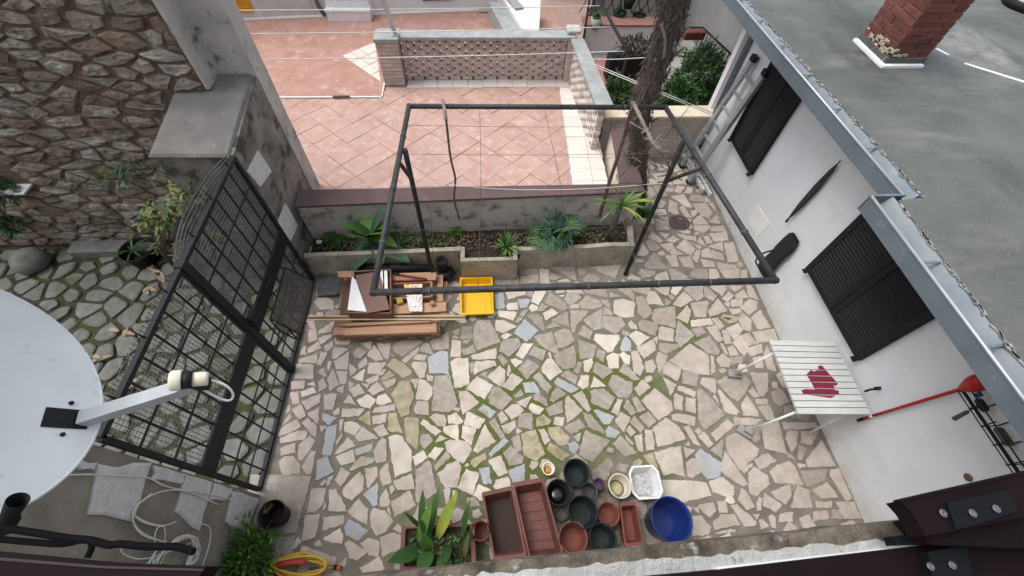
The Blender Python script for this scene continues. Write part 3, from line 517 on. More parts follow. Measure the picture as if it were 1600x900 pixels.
# ------------------------------------------------------------------ buttress + tall concrete wall at the end of the gate
bt = thing('concrete_buttress', (-2.55, 3.7, 0), 'stained grey concrete buttress that carries the far side of the iron gate', 'buttress')
zt = 1.98
b = MB(); b.hexa([V(-2.86, 3.15, -.05), V(GX, 3.15, -.05), V(GX, 4.12, -.05), V(-2.86, 4.12, -.05)], [V(-2.88, 3.13, zt-.03), V(GX, 3.15, zt-.05), V(GX, 4.12, zt+.12), V(-2.88, 4.12, zt+.12)])
b.build('block', STUCCO, bt)
b = MB(); b.hexa([V(-2.9, 3.11, zt-.03), V(-2.235, 3.12, zt-.05), V(-2.235, 4.11, zt+.12), V(-2.9, 4.11, zt+.12)], [V(-2.88, 3.13, zt-.005), V(-2.25, 3.14, zt-.025), V(-2.25, 4.11, zt+.145), V(-2.88, 4.11, zt+.145)])
b.build('cap', M('weathered_cap', (.20, .19, .178), (.145, .138, .13), 4, .95, .7, 40, 0, (.30, .29, .275), 11, .63), bt)
for q, nm in (([(385, 268), (402, 235), (423, 268), (405, 292)], 1), ([(432, 350), (445, 318), (464, 352), (452, 378)], 2), ([(481, 400), (486, 385), (497, 398), (487, 425)], 3)):
    p = [gx(x, y, GX) for x, y in q]; m = MB()
    m.hexa([V(GX-.02, a.y, a.z) for a in p], [V(GX+.012, a.y, a.z) for a in p]); m.build('quoin', QUOIN, bt)
m = MB(); m.lathe((GX-.01, 3.72, .6), [(.1, 0), (.09, .02), (.05, .03), (.01, .032)], 9, axis=(1, 0, 0)); m.lathe((GX-.01, 3.7, .42), [(.07, 0), (.06, .04), (.03, .06), (.01, .065)], 8, axis=(1, 0, 0)); m.build('broken_plaster', FELTW, bt)
tw = thing('tall_concrete_wall', (-2.6, 4.25, 0), 'tall grey concrete wall rising out of the picture beside the terrace', 'wall')
b = MB(); b.hexa([V(-3.2, 4.12, -.05), V(-2.2, 4.12, -.05), V(-2.2, 4.36, -.05), V(-3.2, 4.36, -.05)], [V(-3.2, 4.12, 4.5), V(-2.19, 4.12, 4.5), V(-2.19, 4.36, 4.5), V(-3.2, 4.36, 4.5)]); b.box((-2.57, 4.0, 3.3), (.03, .25, 2.38)); b.build('wall_body', STUCCO2, tw)

# ------------------------------------------------------------------ garden wall on the near side of the gate
gw = thing('garden_wall', (-2.4, .15, 0), 'grey patched plaster garden wall with rough white corner stones below the dish', 'wall')
b = MB(); b.box((GX-.2, .15, 1.08), (.4, 1.08, 2.2)); b.build('wall_body', PLASTER, gw)
rq = random.Random(2)
for q in ([(150, 729), (233, 724), (204, 815), (133, 804)], [(239, 727), (289, 740), (281, 759), (236, 749)], [(289, 742), (331, 753), (309, 831), (270, 802)], [(332, 755), (362, 764), (350, 785), (326, 780)], [(362, 766), (404, 778), (382, 835), (350, 815)], [(110, 712), (150, 725), (142, 735), (112, 730)]):
    p = [gx(x, y, GX) for x, y in q]; pp = []
    for i in range(4):
        for k in range(3): pp.append(p[i].lerp(p[(i+1) % 4], k/3)+V(0, rq.uniform(-.012, .012), rq.uniform(-.012, .012)))
    n = len(pp); c = sum(pp, Vector())/n; m = MB()
    lo = [V(GX-.02, a.y, a.z) for a in pp]; hi = [V(GX+.012, a.y, a.z) for a in pp]; tp = [V(GX+.02, c.y+(a.y-c.y)*.9, c.z+(a.z-c.z)*.9) for a in pp]
    m.add(lo+hi+tp, [(i, (i+1) % n, n+(i+1) % n, n+i) for i in range(n)]+[(n+i, n+(i+1) % n, 2*n+(i+1) % n, 2*n+i) for i in range(n)]+[tuple(range(2*n, 3*n))])
    m.build('quoin', QUOIN, gw)

# ------------------------------------------------------------------ iron gate
gt = thing('iron_gate', (GX, 1.93, 0), 'black iron double gate of crossed bars covered with fine wire mesh', 'gate')
def leaf_gate(y0, y1, mesh_lo, mesh_hi, bulge):
    z0, z1 = .03, 1.92
    f = MB()
    for a, c in (((y0, z0), (y1, z0)), ((y0, z1), (y1, z1)), ((y0, z0), (y0, z1)), ((y1, z0), (y1, z1))): f.bar((GX, a[0], a[1]), (GX, c[0], c[1]),   .036, .036)
    lf = f.build('leaf_frame', IRON, gt)
    m = MB(); m.box((GX+.012, (y0+y1)/2, .90), (.02, y1-y0-.04, .19)); m.build('lock_rail', IRON, gt)
    n = 7
    for i in range(1, n):
        y = y0+(y1-y0)*i/n; q = MB(); q.bar((GX, y, z0), (GX, y, z1), .012, .012); q.build('upright_bar', IRON, lf)
    for zz in (.29, .55, 1.28, 1.62):
        q = MB(); q.bar((GX+.004, y0, zz), (GX+.004, y1, zz), .017, .008, V(1, 0, 0)); q.build('cross_bar', IRON, lf)
    w_ = MB(); st = .033
    def wp(y, zz): return V(GX-.028-bulge*math.sin(math.pi*(y-y0)/(y1-y0))*max(0, (zz-1.0))*1.1+.008*noise.noise(V(y*4, zz*4, 1)), y, zz+(.03*noise.noise(V(y*2, 5, zz)) if zz > 1.5 else 0))
    y = y0+.01
    while y < y1:
        w_.tube([wp(y, mesh_lo+(mesh_hi-mesh_lo)*k/10) for k in range(11)], .0026, 3, False); y += st
    zz = mesh_lo
    while zz <= mesh_hi:
        w_.tube([wp(y0+(y1-y0)*k/12, zz) for k in range(13)], .0026, 3, False); zz += st
    if bulge > .05:                                                 # doubled fold of mesh on the far leaf
        y = y0+.025
        while y < y1:
            w_.tube([wp(y, 1.05+.9*k/10)-V(.03, 0, 0) for k in range(11)], .0026, 3, False); y += st
        zz = 1.05
        while zz <= 1.95:
            w_.tube([wp(y0+(y1-y0)*k/12, zz)-V(.03, 0, 0) for k in range(13)], .0026, 3, False); zz += st
    tag(w_.build('wire_mesh', MESHM, gt), kind='stuff')
MESHM = M('grey_mesh', (.13, .135, .145), (.09, .095, .10), 20, .6)
leaf_gate(.73, 1.91, .72, 1.96, .02); leaf_gate(1.97, 3.13, .98, 1.98, .09)
b = MB(); b.box((GX, 1.94, .97), (.06, .075, 1.96)); b.build('meeting_post', IRON, gt)
b = MB(); b.box((GX+.05, 2.03, 1.0), (.05, .12, .16), bev=.006); b.build('lock_box', IRON, gt)
b = MB(); b.tube([(GX+.03, 2.36, .98), (GX+.07, 2.38, .98), (GX+.07, 2.48, .98), (GX+.03, 2.5, .98)], .009, 6); b.build('pull_handle', IRON, gt)
for y in (.95, 1.35, 1.7, 2.2, 2.6, 3.0):
    q = MB(); q.tube([(GX, y, 1.92), (GX-.01, y, 2.02)], [.009, .002], 5); q.build('spike', IRON, gt)
# perforated sheet hung on the gate
pf = thing('perforated_panel', (-2.1, 2.5, .6), 'dark perforated metal seat panel propped against the lower far gate leaf', 'metal panel')
P4 = [gx(445, 418, GX+.035), gx(490, 440, -2.0), gx(470, 523, -2.0), gx(422, 498, GX+.035)]
def bl(u, v, off=0):
    p = P4[0].lerp(P4[1], u).lerp(P4[3].lerp(P4[2], u), v); nr = (P4[1]-P4[0]).cross(P4[3]-P4[0]).normalized(); nr = nr if nr.z > 0 else -nr
    return p+nr*(off+.02*math.sin(math.pi*v)*(1 if u > .5 else .6))
PERF = M('perforated_brown', (.11, .09, .088), (.08, .068, .068), 20, .55)
m = MB(); nu, nv = 17, 30
for i in range(nu+1): m.tube([bl(i/nu, k/12) for k in range(13)], .0065, 4, False)
for k in range(nv+1): m.tube([bl(i/6, k/nv) for i in range(7)], .0065, 4, False)
m.build('perforated_sheet', PERF, pf)
m = MB(); m.tube([bl(0, 0), bl(.5, 0), bl(1, 0), bl(1, .5), bl(1, 1), bl(.5, 1), bl(0, 1), bl(0, .5), bl(0, 0)], .011, 6); m.build('rim', IRON, pf)
m = MB(); m.tube([bl(.05, 1, -.02), bl(.45, 1.06, -.05), bl(.95, 1.06, -.05)], .009, 6); m.tube([bl(.4, 1.04, -.04), V(GX+.03, 1.98, .45)], .009, 6); m.build('bracket', IRON, pf)

# ------------------------------------------------------------------ planter bed along the terrace wall
pl = thing('planter_bed', (0, 3.3, 0), 'long low concrete planting bed full of dark soil under the terrace wall', 'planter')
PZ = .38
yl = lambda x: 3.19+.018*(x+2.2)           # line of the front face
TH = .07
def wallrun(x0, x1, yf, z1=PZ, jag=0.0):
    m = MB(); n = max(2, int((x1-x0)/.12)); r = random.Random(int(x0*100))
    bot = []; 
    for k in range(n):
        a, c = x0+(x1-x0)*k/n, x0+(x1-x0)*(k+1)/n
        za, zc = z1+jag*math.sin(a*9)*.5, z1+jag*math.sin(c*9)*.5
        m.hexa([V(a, yf(a), -.03), V(c, yf(c), -.03), V(c, yf(c)+TH, -.03), V(a, yf(a)+TH, -.03)], [V(a, yf(a)+.006, za), V(c, yf(c)+.006, zc), V(c, yf(c)+TH-.006, zc), V(a, yf(a)+TH-.006, za)])
    return m
wallrun(GX+.02, -.33, yl, .42, .006).build('front_wall', CONC, pl)
wallrun(.36, 1.86, yl, PZ, .02).build('front_wall', CONC, pl)
bx0, bx1, by = -.33, .36, 3.07
m = MB(); m.box(((bx0+bx1)/2, by+.025, .2), (bx1-bx0, .05, .42)); m.build('box_front', CONC, pl)
for x in (bx0+.025, bx1-.025):
    m = MB(); m.box((x, by+.14, .199), (.05, .18, .418)); m.build('box_side', CONC, pl)
m = MB(); m.hexa([V(1.79, yl(1.86)+.05, -.03), V(1.88, yl(1.86)+.03, -.03), V(1.95, 3.68, -.03), V(1.86, 3.68, -.03)], [V(1.79, yl(1.86)+.05, .36), V(1.87, yl(1.86)+.04, .34), V(1.94, 3.68, .3), V(1.86, 3.68, .3)]); m.build('end_wall', CONC, pl)
m = MB(); nx, ny = 60, 10
for j in range(ny+1):
    for i in range(nx+1):
        x = GX+.03+(1.83-GX-.03)*i/nx; t = j/ny; y0 = yl(x)+.03; y1 = 3.75
        if bx0 < x < bx1: y0 = by+.04
        m.v.append(V(x, y0+(y1-y0)*t, .30+.05*noise.noise(V(x*5, t*3, 0))+.03*noise.noise(V(x*17, t*11, 2))))
for j in range(ny):
    for i in range(nx):
        a = j*(nx+1)+i; m.f.append((a, a+1, a+nx+2, a+nx+1)); m.sm.append(True)
tag(m.build('soil', SOIL, pl), kind='stuff')
m = MB(); rr = random.Random(9)
for k in range(420):
    x = rr.uniform(GX+.1, 1.75); y = rr.uniform(yl(x)+.08, 3.55); s = rr.uniform(.006, .018)
    m.box((x, y, .335+.05*noise.noise(V(x*5, (y-yl(x))/(.5)*3, 0))), (s*2, s*1.3, s), rr.uniform(0, 3), bev=0)
tag(m.build('clods', M('clods', (.14, .10, .075), (.07, .05, .035), 30, 1, 0, None, 0, (.34, .30, .25), 60, .6), pl), kind='stuff')

# ------------------------------------------------------------------ terrace: retaining walls, coping, floor
TZ = .5
tr = thing('terrace_wall', (0, 3.7, 0), 'low grey rendered terrace parapet with a broad brown painted coping', 'wall')
A0, A1 = gp(486, 322, .9), gp(1009, 299, .9); B0, B1 = gp(500, 297, .9), gp(968, 288, .9)
A0.x = -2.19; B0.x = -2.19
m = MB(); m.hexa([V(A0.x, A0.y+.03, -.03), V(A1.x-.02, A1.y+.03, -.03), V(B1.x+.25, B1.y-.0, -.03), V(B0.x, B0.y, -.03)], [V(A0.x, A0.y+.03, .868), V(A1.x-.02, A1.y+.03, .868), V(B1.x+.25, B1.y, .868), V(B0.x, B0.y, .868)]); m.build('parapet', M('parapet_render', (.56, .525, .50), (.44, .41, .385), 3, .95, .5, 40, 0, (.20, .19, .17), 6, .55), tr)
m = MB(); m.hexa([V(A0.x, A0.y, .87), V(A1.x, A1.y, .87), V(B1.x+.27, B1.y+.01, .87), V(B0.x, B0.y+.01, .87)], [V(A0.x, A0.y, .9), V(A1.x, A1.y, .9), V(B1.x+.27, B1.y+.01, .9), V(B0.x, B0.y+.01, .9)]); m.build('coping', COPING, tr)
# right-hand parapet
R0, R1 = gp(950, 165, .9), gp(970, 288, .9); O0, O1 = gp(972, 170, .9), gp(1009, 299, .9)
RY1 = 5.0
m = MB(); m.hexa([V(R1.x, R1.y+.02, .868), V(O1.x, R1.y+.02, .868), V(O0.x-.05, 5.02, .868), V(R0.x-.05, 5.02, .868)], [V(R1.x, R1.y+.02, .899), V(O1.x, R1.y+.02, .899), V(O0.x-.05, 5.02, .899), V(R0.x-.05, 5.02, .899)]); m.build('coping', COPING, tr)
m = MB(); m.hexa([V(R1.x+.03, R1.y+.02, -.03), V(O1.x-.03, R1.y+.02, -.03), V(O0.x-.08, 5.02, -.03), V(R0.x-.02, 5.02, -.03)], [V(R1.x+.03, R1.y+.02, .867), V(O1.x-.03, R1.y+.02, .867), V(O0.x-.08, 5.02, .867), V(R0.x-.02, 5.02, .867)]); m.build('side_parapet', M('cream_render', (.66, .60, .50), (.52, .46, .38), 5, .9, .4, 40, 0, (.36, .32, .26), 10, .6), tr)
m = MB(); m.prism([(-8, 4.0), (1.62, 3.84), (1.62, 7.2), (3, 12), (-8, 12)], -.05, TZ-.012); tf = struct('terrace_floor', m, M('tile_joint', (.36, .245, .21), rough=.9))
def clip(poly, nrm, d):
    out = []
    for i in range(len(poly)):
        p, q = poly[i-1], poly[i]; a, b_ = p.dot(nrm)-d, q.dot(nrm)-d
        if (a > 0) != (b_ > 0): out.append(p.lerp(q, a/(a-b_)))
        if b_ <= 0: out.append(q)
    return out
tl = []; S = .335; r2 = math.sqrt(.5)
Yline = 6.33; XB = 1.19
for i in range(-22, 24):
    for j in range(-22, 24):
        c = V((i-j)*S*r2-.32, (i+j)*S*r2+5.2, 0); e = (S-.005)*r2
        poly = [c+V(e, 0, 0), c+V(0, e, 0), c+V(-e, 0, 0), c+V(0, -e, 0)]
        for nr, d in ((V(0, 1, 0), Yline if c.x < -1.62 else 6.62), (V(0, -1, 0), -3.88), (V(1, -.045, 0), XB-.2), (V(-1, 0, 0), 4.2)):
            if len(poly) > 2: poly = clip(poly, nr, d)
        if len(poly) > 2 and abs(area(poly)) > .002: tl.append((abs(area(poly)), slab(poly, TZ-.02, TZ, .002, 0), TILE))
pieces(tf, 'terrace_tile', tl, 300, 'cut_terrace_tiles')
wt = []
k = 0; x = -1.24
while x < 1.5:                                                     # pale border tiles under the lattice wall
    wt.append((.04, slab([V(x, 6.63, 0), V(min(x+.245, 1.52), 6.63, 0), V(min(x+.245, 1.52), 6.86, 0), V(x, 6.86, 0)], TZ-.02, TZ+.001, .002, 0), TILEW)); x += .25
y = 3.86
while y < 6.6:
    xo = XB-.2+.045*y
    wt.append((.05, slab([V(xo+.005, y, 0), V(xo+.29, y, 0), V(xo+.29, min(y+.235, 6.62), 0), V(xo+.005, min(y+.235, 6.62), 0)], TZ-.02, TZ+.001, .002, 0), TILEW))
    wt.append((.02, slab([V(xo+.296, y, 0), V(xo+.50, y, 0), V(xo+.50, min(y+.235, 6.62), 0), V(xo+.296, min(y+.235, 6.62), 0)], TZ-.02, TZ+.001, .002, 0), TILEW)); y += .24
pieces(tf, 'border_tile', wt)
# upper part of the terrace: jointless looking slabs, white inlay corner, thin metal trim
m = MB(); m.prism([(-8, Yline+.03), (-1.62, Yline+.03), (-1.62, 6.9), (1.7, 6.9), (1.5, 9.45), (-8, 9.0)], TZ-.01, TZ+.012); m.build('upper_terrace', TILEF, tf)
m = MB(); m.box((-4.3, Yline+.018, TZ+.009), (5.4, .025, .02)); m.box((-1.61, 6.6, TZ+.009), (.02, .55, .02)); m.build('edge_trim', WHITEP, tf)
T3 = [V(*gp(x, y, TZ).xy, 0) for x, y in ((537, 88), (599, 119), (594, 129), (587, 67))]
T3 = [gp(535, 88, TZ), gp(595, 129, TZ), gp(600, 117, TZ), gp(586, 67, TZ)]
u = (T3[3]-T3[0]); v_ = (T3[1]-T3[0])
it = []
for a in range(4):
    for c in range(4):
        if a+c > 3: continue
        p = [T3[0]+u*(a/4+.006)+v_*(c/4+.006), T3[0]+u*(a/4+.006)+v_*((c+1)/4-.006), T3[0]+u*((a+1)/4-.006)+v_*((c+1)/4-.006), T3[0]+u*((a+1)/4-.006)+v_*(c/4+.006)]
        if a+c == 3: p = [p[0], p[1], p[3]]
        it.append((.1, slab([V(q.x, q.y, 0) for q in p], TZ, TZ+.018, .002, 0), TILEW))
pieces(tf, 'inlay_tile', it)

p = gp(533, 151, TZ+.03); m = MB(); m.bar((p.x-.13, p.y, TZ+.03), (p.x+.13, p.y+.01, TZ+.03), .03, .02); solo('dark_stick', m, WOODD, 'short dark stick lying on the white trim of the terrace', 'stick', (p.x, p.y, TZ+.02))
# lattice brick walls on the terrace
lw = thing('lattice_brick_wall', (0, 6.85, TZ), 'pale pierced brick screen wall with a grey concrete cap across the terrace', 'brick wall')
pc = MB(); pc.box((-1.43, 6.83, TZ+.335), (.33, .29, .67)); pc.build('pier_core', MORTAR, lw)
bk_ = []
rr = random.Random(4)
for r_ in range(11):
    zc = TZ+.03+r_*.0605
    for k in range(2):
        mb = MB(); off = .04 if r_ % 2 else -.04
        wq = (.17+off) if k == 0 else (.165-off); xq = -1.6+wq/2 if k == 0 else -1.265-wq/2
        mb.box((xq, 6.685, zc), (wq-.006, .012, .052), bev=.002); bk_.append((1, mb, BRICKP))
xs0, xs1, nb = -1.25, 1.36, 13
pit = (xs1-xs0)/nb
for r_ in range(11):
    for k in range(nb+1):
        xc = xs0+(k+(.5 if r_ % 2 else 0))*pit; wB = pit*.80
        a, c = max(xs0, xc-wB/2), min(xs1, xc+wB/2)
        if c-a < .03: continue
        mb = MB(); mb.box(((a+c)/2, 6.90+rr.uniform(-.004, .004), TZ+.03+r_*.0605), (c-a, .10, .056), bev=.003); bk_.append((.5, mb, BRICKP))
pieces(lw, 'brick', bk_)
m = MB(); m.box((1.44, 6.88, TZ+.335), (.14, .2, .67)); m.build('end_pier', BRICKP, lw)
CAPM = M('grey_cap', (.37, .385, .37), (.27, .285, .275), 7, .9, .5, 40)
m = MB(); m.box((0, 6.87, TZ+.70), (2.95, .24, .05), bev=.005); m.build('cap', CAPM, lw)
m = MB(); m.box((-1.43, 6.83, TZ+.706), (.37, .34, .06), bev=.005); m.build('pier_cap', CAPM, lw)
lw2 = thing('side_lattice_wall', (1.55, 5.8, TZ), 'pierced brick screen with grey cap along the right side of the terrace', 'brick wall')
bk_ = []
y0_, y1_ = 5.0, 6.75; nb = 9; pit = (y1_-y0_)/nb
xw = lambda y: 1.60-.06*(y-5)
for r_ in range(11):
    for k in range(nb+1):
        yc = y0_+(k+(.5 if r_ % 2 else 0))*pit; wB = pit*.8; a, c = max(y0_, yc-wB/2), min(y1_, yc+wB/2)
        if c-a < .03: continue
        mb = MB(); mb.box((xw((a+c)/2), (a+c)/2, TZ+.03+r_*.0605), (.09, c-a, .056), bev=.003); bk_.append((.5, mb, TILEW if (k+r_) % 3 else BRICKP))
pieces(lw2, 'brick', bk_)
m = MB(); m.hexa([V(xw(4.95)-.12, 4.95, TZ+.675), V(xw(4.95)+.12, 4.95, TZ+.675), V(xw(6.73)+.10, 6.73, TZ+.675), V(xw(6.73)-.10, 6.73, TZ+.675)], [V(xw(4.95)-.12, 4.95, TZ+.72), V(xw(4.95)+.12, 4.95, TZ+.72), V(xw(6.73)+.10, 6.73, TZ+.72), V(xw(6.73)-.10, 6.73, TZ+.72)]); m.build('cap', CAPM, lw2)
m = MB(); m.box((1.46, 6.93, TZ+.76), (.22, .2, .07), bev=.02); solo('loose_cap_stone', m, M('pale_rock', (.52, .52, .50), (.40, .40, .385), 9, .9, .5, 30), 'pale loose stone block lying on the corner of the lattice wall cap', 'stone', (1.46, 6.93, TZ+.72))

# ------------------------------------------------------------------ white single-storey building on the right
wb = thing('white_building', (5.5, 2.8, 0), 'white rendered one storey building with a flat grey roof and zinc gutter', 'building')
m = MB(); m.box((WX+2.6, 2.5, 1.09), (5.2, 6.1, 2.3)); m.build('wall', WHITE, wb)
m = MB(); m.box((WX+.02, 5.6, 1.0), (.16, .1, 2.2)); m.build('corner_pilaster', WHITEP, wb)
m = MB(); m.box((WX+.04, 1.2, .035), (.1, 3.6, .13)); m.build('plinth', M('plinth_render', (.62, .60, .57), (.5, .46, .41), 6, .95, .4, 40), wb) if False else None
RZ = 2.25
ea, eb = gp(1165, 0, RZ), gp(1445, 313, RZ); ec, ed = gp(1403, 316, RZ), gp(1600, 574, RZ)
fa = eb+(ea-eb)*1.6; dd_ = ec+(ed-ec)*2.2
rp = MB(); rp.prism([(dd_.x, dd_.y), (9, dd_.y-.3), (9, 8.2), (fa.x, fa.y), (eb.x, eb.y+.02), (ec.x, ec.y+.01)], RZ-.1, RZ+.01)
rf = rp.build('roof', ROOF, wb)
m = MB(); rr = random.Random(21)
for a, c, n in ((fa, eb, 260), (ec, dd_, 160)):
    for k in range(n):
        p = a.lerp(c, (k+rr.random())/n); s = rr.uniform(.006, .022)
        if noise.noise(V(p.y*6, 3, 1)) < -.15: continue
        m.box((p.x+rr.uniform(-.012, .006), p.y, RZ+.008), (s*.8, s*rr.uniform(1.5, 5), .006), rr.uniform(-.35, .35))
tag(m.build('crumbled_edge', M('crumbled_mortar', (.42, .40, .37), (.16, .15, .14), 30, .95, .5, 60, 0), rf), kind='stuff')
def gutter(p0, p1, e0, e1, name):
    "square zinc gutter from p0 to p1 (lip), roof edge e0-e1"
    zb = RZ-.13
    m = MB(); t = .008
    def q(p, e, k, z): return V(p.x+(e.x-p.x)*k, p.y+(e.y-p.y)*k*0, z)
    m.hexa([V(p0.x-t, p0.y, zb), V(p0.x, p0.y, zb), V(p1.x, p1.y, zb), V(p1.x-t, p1.y, zb)], [V(p0.x-t, p0.y, RZ), V(p0.x, p0.y, RZ), V(p1.x, p1.y, RZ), V(p1.x-t, p1.y, RZ)])
    m.hexa([V(p0.x, p0.y, zb), V(e0.x+.1, p0.y, zb), V(e1.x+.1, p1.y, zb), V(p1.x, p1.y, zb)], [V(p0.x, p0.y, zb+t), V(e0.x+.1, p0.y, zb+t+.03), V(e1.x+.1, p1.y, zb+t+.03), V(p1.x, p1.y, zb+t)])
    m.hexa([V(e0.x+.012, p0.y, zb+.04), V(e0.x+.05, p0.y, zb+.04), V(e1.x+.05, p1.y, zb+.04), V(e1.x+.012, p1.y, zb+.04)], [V(e0.x-.05, p0.y, RZ+.016), V(e0.x+.02, p0.y, RZ+.02), V(e1.x+.02, p1.y, RZ+.02), V(e1.x-.05, p1.y, RZ+.016)]) if False else None
    o = m.build(name, ZINC, wb)
    l = MB(); l.tube([V(p0.x-t/2, p0.y, RZ+.006), V(p1.x-t/2, p1.y, RZ+.006)], .011, 6); l.build('gutter_lip', M('zinc_lip', (.45, .48, .50), (.38, .41, .43), 12, .4, metal=.4) if 'zinc_lip' not in MATS else MATS['zinc_lip'], o)
    f = MB(); f.hexa([V(e0.x-.06, p0.y, zb+.05), V(e0.x-.045, p0.y, zb+.05), V(e1.x-.045, p1.y, zb+.05), V(e1.x-.06, p1.y, zb+.05)], [V(e0.x-.012, p0.y, RZ+.0), V(e0.x+.0, p0.y, RZ+.0), V(e1.x+.0, p1.y, RZ+.0), V(e1.x-.012, p1.y, RZ+.0)]); f.build('flashing', MATS['zinc_flash'], o)
    n = int((p0-p1).length/.55)
    for k in range(1, n):
        p = p0.lerp(p1, k/n); e = e0.lerp(e1, k/n); h_ = MB(); h_.box((p.x+.07, p.y, RZ-.004), (.16, .018, .004)); h_.build('gutter_strap', ZINC, o)
    return o
M('zinc_flash', (.22, .26, .29), (.30, .32, .33), 6, .6, .1, 30, 0, (.36, .36, .34), 12, .62, metal=.2)
La, Lb = gp(1151, 0, RZ), gp(1411, 306, RZ); Lc, Ld = gp(1362, 308, RZ), gp(1596, 620, RZ)
gutter(Lb+(La-Lb)*1.35, Lb, eb+(ea-eb)*1.35, eb, 'gutter'); gutter(Lc, Lc+(Ld-Lc)*1.6, ec, ec+(ed-ec)*1.6, 'gutter')
m = MB(); m.box(((Lb.x+Lc.x)/2-.004, Lb.y, RZ-.065), (Lb.x-Lc.x+.02, .008, .13)); m.box(((Lb.x+Lc.x)/2, Lb.y, RZ+.006), (Lb.x-Lc.x+.02, .02, .014)); m.box(((Lc.x+ec.x)/2+.02, Lb.y-.06, RZ-.13), (.2, .1, .006)); m.build('gutter_step', ZINC, wb)
m = MB(); m.box((WX-.1, 4.0, RZ-.115), (.34, 3.6, .03)); m.build('soffit', WHITEP, wb)
m = MB(); m.tube([(WX-.04, 5.42, -.02), (WX-.04, 5.42, 2.0), (WX-.22, 5.40, 2.12)], .035, 8); m.build('downpipe', ZINC, wb)
# chimney
ch = thing('chimney', (4.3, 4.2, RZ), 'red brick chimney with crumbling base and white sealed flashing on the flat roof', 'chimney')
cL, cM, cR = gp(1340, 65, RZ), gp(1376, 104, RZ), gp(1443, 108, RZ)
cx0, cx1, cy0, cy1 = cM.x+.02, cR.x, (cM.y+cR.y)/2+.03, cL.y
m = MB(); m.box(((cx0+cx1)/2, (cy0+cy1)/2, RZ+.55), (cx1-cx0-.03, cy1-cy0-.03, 1.1)); m.build('core', MATS['mortar'], ch)
bk_ = []; rr = random.Random(8)
for r_ in range(15):
    zc = RZ+.115+r_*.068
    for side in range(4):
        ln = (cx1-cx0) if side % 2 == 0 else (cy1-cy0); n = 2
        cut = .5 if r_ % 2 else .72
        segs = [(0, cut), (cut, 1)]
        for a, c in segs:
            w_ = (c-a)*ln-.012; mid = (a+c)/2*ln; mb = MB(); j = rr.uniform(-.004, .004)
            if side == 0: mb.box((cx0+mid, cy0+.03+j, zc), (w_, .06, .058), bev=.004)
            if side == 2: mb.box((cx0+mid, cy1-.03+j, zc), (w_, .06, .058), bev=.004)
            if side == 1: mb.box((cx1-.03+j, cy0+mid, zc), (.06, w_-.0, .0575), bev=.004)
            if side == 3: mb.box((cx0+.03+j, cy0+mid, zc), (.06, w_-.0, .0575), bev=.004)
            bk_.append((1, mb, BRICK))
pieces(ch, 'brick', bk_)
m = MB(); m.box(((cx0+cx1)/2, (cy0+cy1)/2, RZ+1.14), (cx1-cx0+.06, cy1-cy0+.06, .06), bev=.01); m.build('cap', MORTAR, ch)
m = MB(); m.box(((cx0+cx1)/2, (cy0+cy1)/2, RZ+.045), (cx1-cx0+.02, cy1-cy0+.02, .09), bev=.01); m.build('base', M('damp_mortar', (.10, .105, .10), (.07, .075, .07), 10, .9, .5, 40, 0, (.40, .33, .20), 16, .6), ch)
m = MB(); rr = random.Random(19)
for k in range(26):
    y_ = cy0+rr.uniform(.02, .46); m.box((cx0-.003, y_, RZ+.09+abs(rr.gauss(0, .05))), (.012, rr.uniform(.02, .08), rr.uniform(.012, .035)), bev=.003)
for k in range(6): m.box((cx0+rr.uniform(.0, .16), cy0-.003, RZ+.09+abs(rr.gauss(0, .03))), (rr.uniform(.02, .07), .012, rr.uniform(.012, .03)), bev=.003)
tag(m.build('flaked_render', M('flaked_render', (.50, .44, .33), (.34, .29, .21), 25, .95, .5, 60), ch), kind='stuff')
m = MB(); m.bar((cx0-.035, cy0-.03, RZ+.02), (cx0-.035, cy1, RZ+.02), .045, .03); m.bar((cx0-.05, cy0-.035, RZ+.019), (cx1-.02, cy0-.035, RZ+.019), .04, .03); m.build('white_sealant', FELTW, ch)
for q in (((1463, 76), (1482, 86)), ((1507, 99), (1600, 128))):
    a, c = gp(*q[0], RZ+.012), gp(*q[1], RZ+.012); m = MB(); m.bar(a, c, .035, .006); m.build('white_seam', FELTW, rf)
m = MB(); c = gp(1592, 12, RZ); m.lathe((c.x+.08, c.y, RZ), [(.26, 0), (.27, .1), (.24, .1), (.23, .07)], 24); tyre = solo('roof_tub', m, BLACKP, 'round black tub filled with gravel at the top right corner on the roof', 'tub', (c.x+.08, c.y, RZ))
m = MB(); m.lathe((c.x+.08, c.y, RZ+.06), [(.225, 0), (.2, .025), (.01, .03)], 20); m.build('gravel', M('gravel_fill', (.5, .48, .44), (.25, .24, .22), 40, .95, .6, 60), tyre)
add_layer(ROOF, (.24, .243, .24), lambda n: math_node(n, 'MULTIPLY', ball(n, (5.25, 4.3, RZ), .3, .75), pos_noise(n, 5, .3, .6), True))
add_layer(ROOF, (.19, .192, .183), lambda n: math_node(n, 'MULTIPLY', pos_noise(n, 1.1, .55, .68, stretch=(.5, 2.2, 1), loc=(2, 1, 0)), .6, True))
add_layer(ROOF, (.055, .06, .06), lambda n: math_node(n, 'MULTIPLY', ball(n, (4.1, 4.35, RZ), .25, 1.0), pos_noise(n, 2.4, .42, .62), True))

add_layer(ROOF, (.07, .075, .072), lambda n: math_node(n, 'MULTIPLY', pos_noise(n, .9, .56, .66, 9, (1.6, .6, 1), (5, 0, 0)), .7, True))
add_layer(ROOF, (.20, .20, .19), lambda n: math_node(n, 'MULTIPLY', pos_noise(n, 2.0, .56, .74, 7, (.7, 1.6, 1), (9, 3, 0)), .5, True))
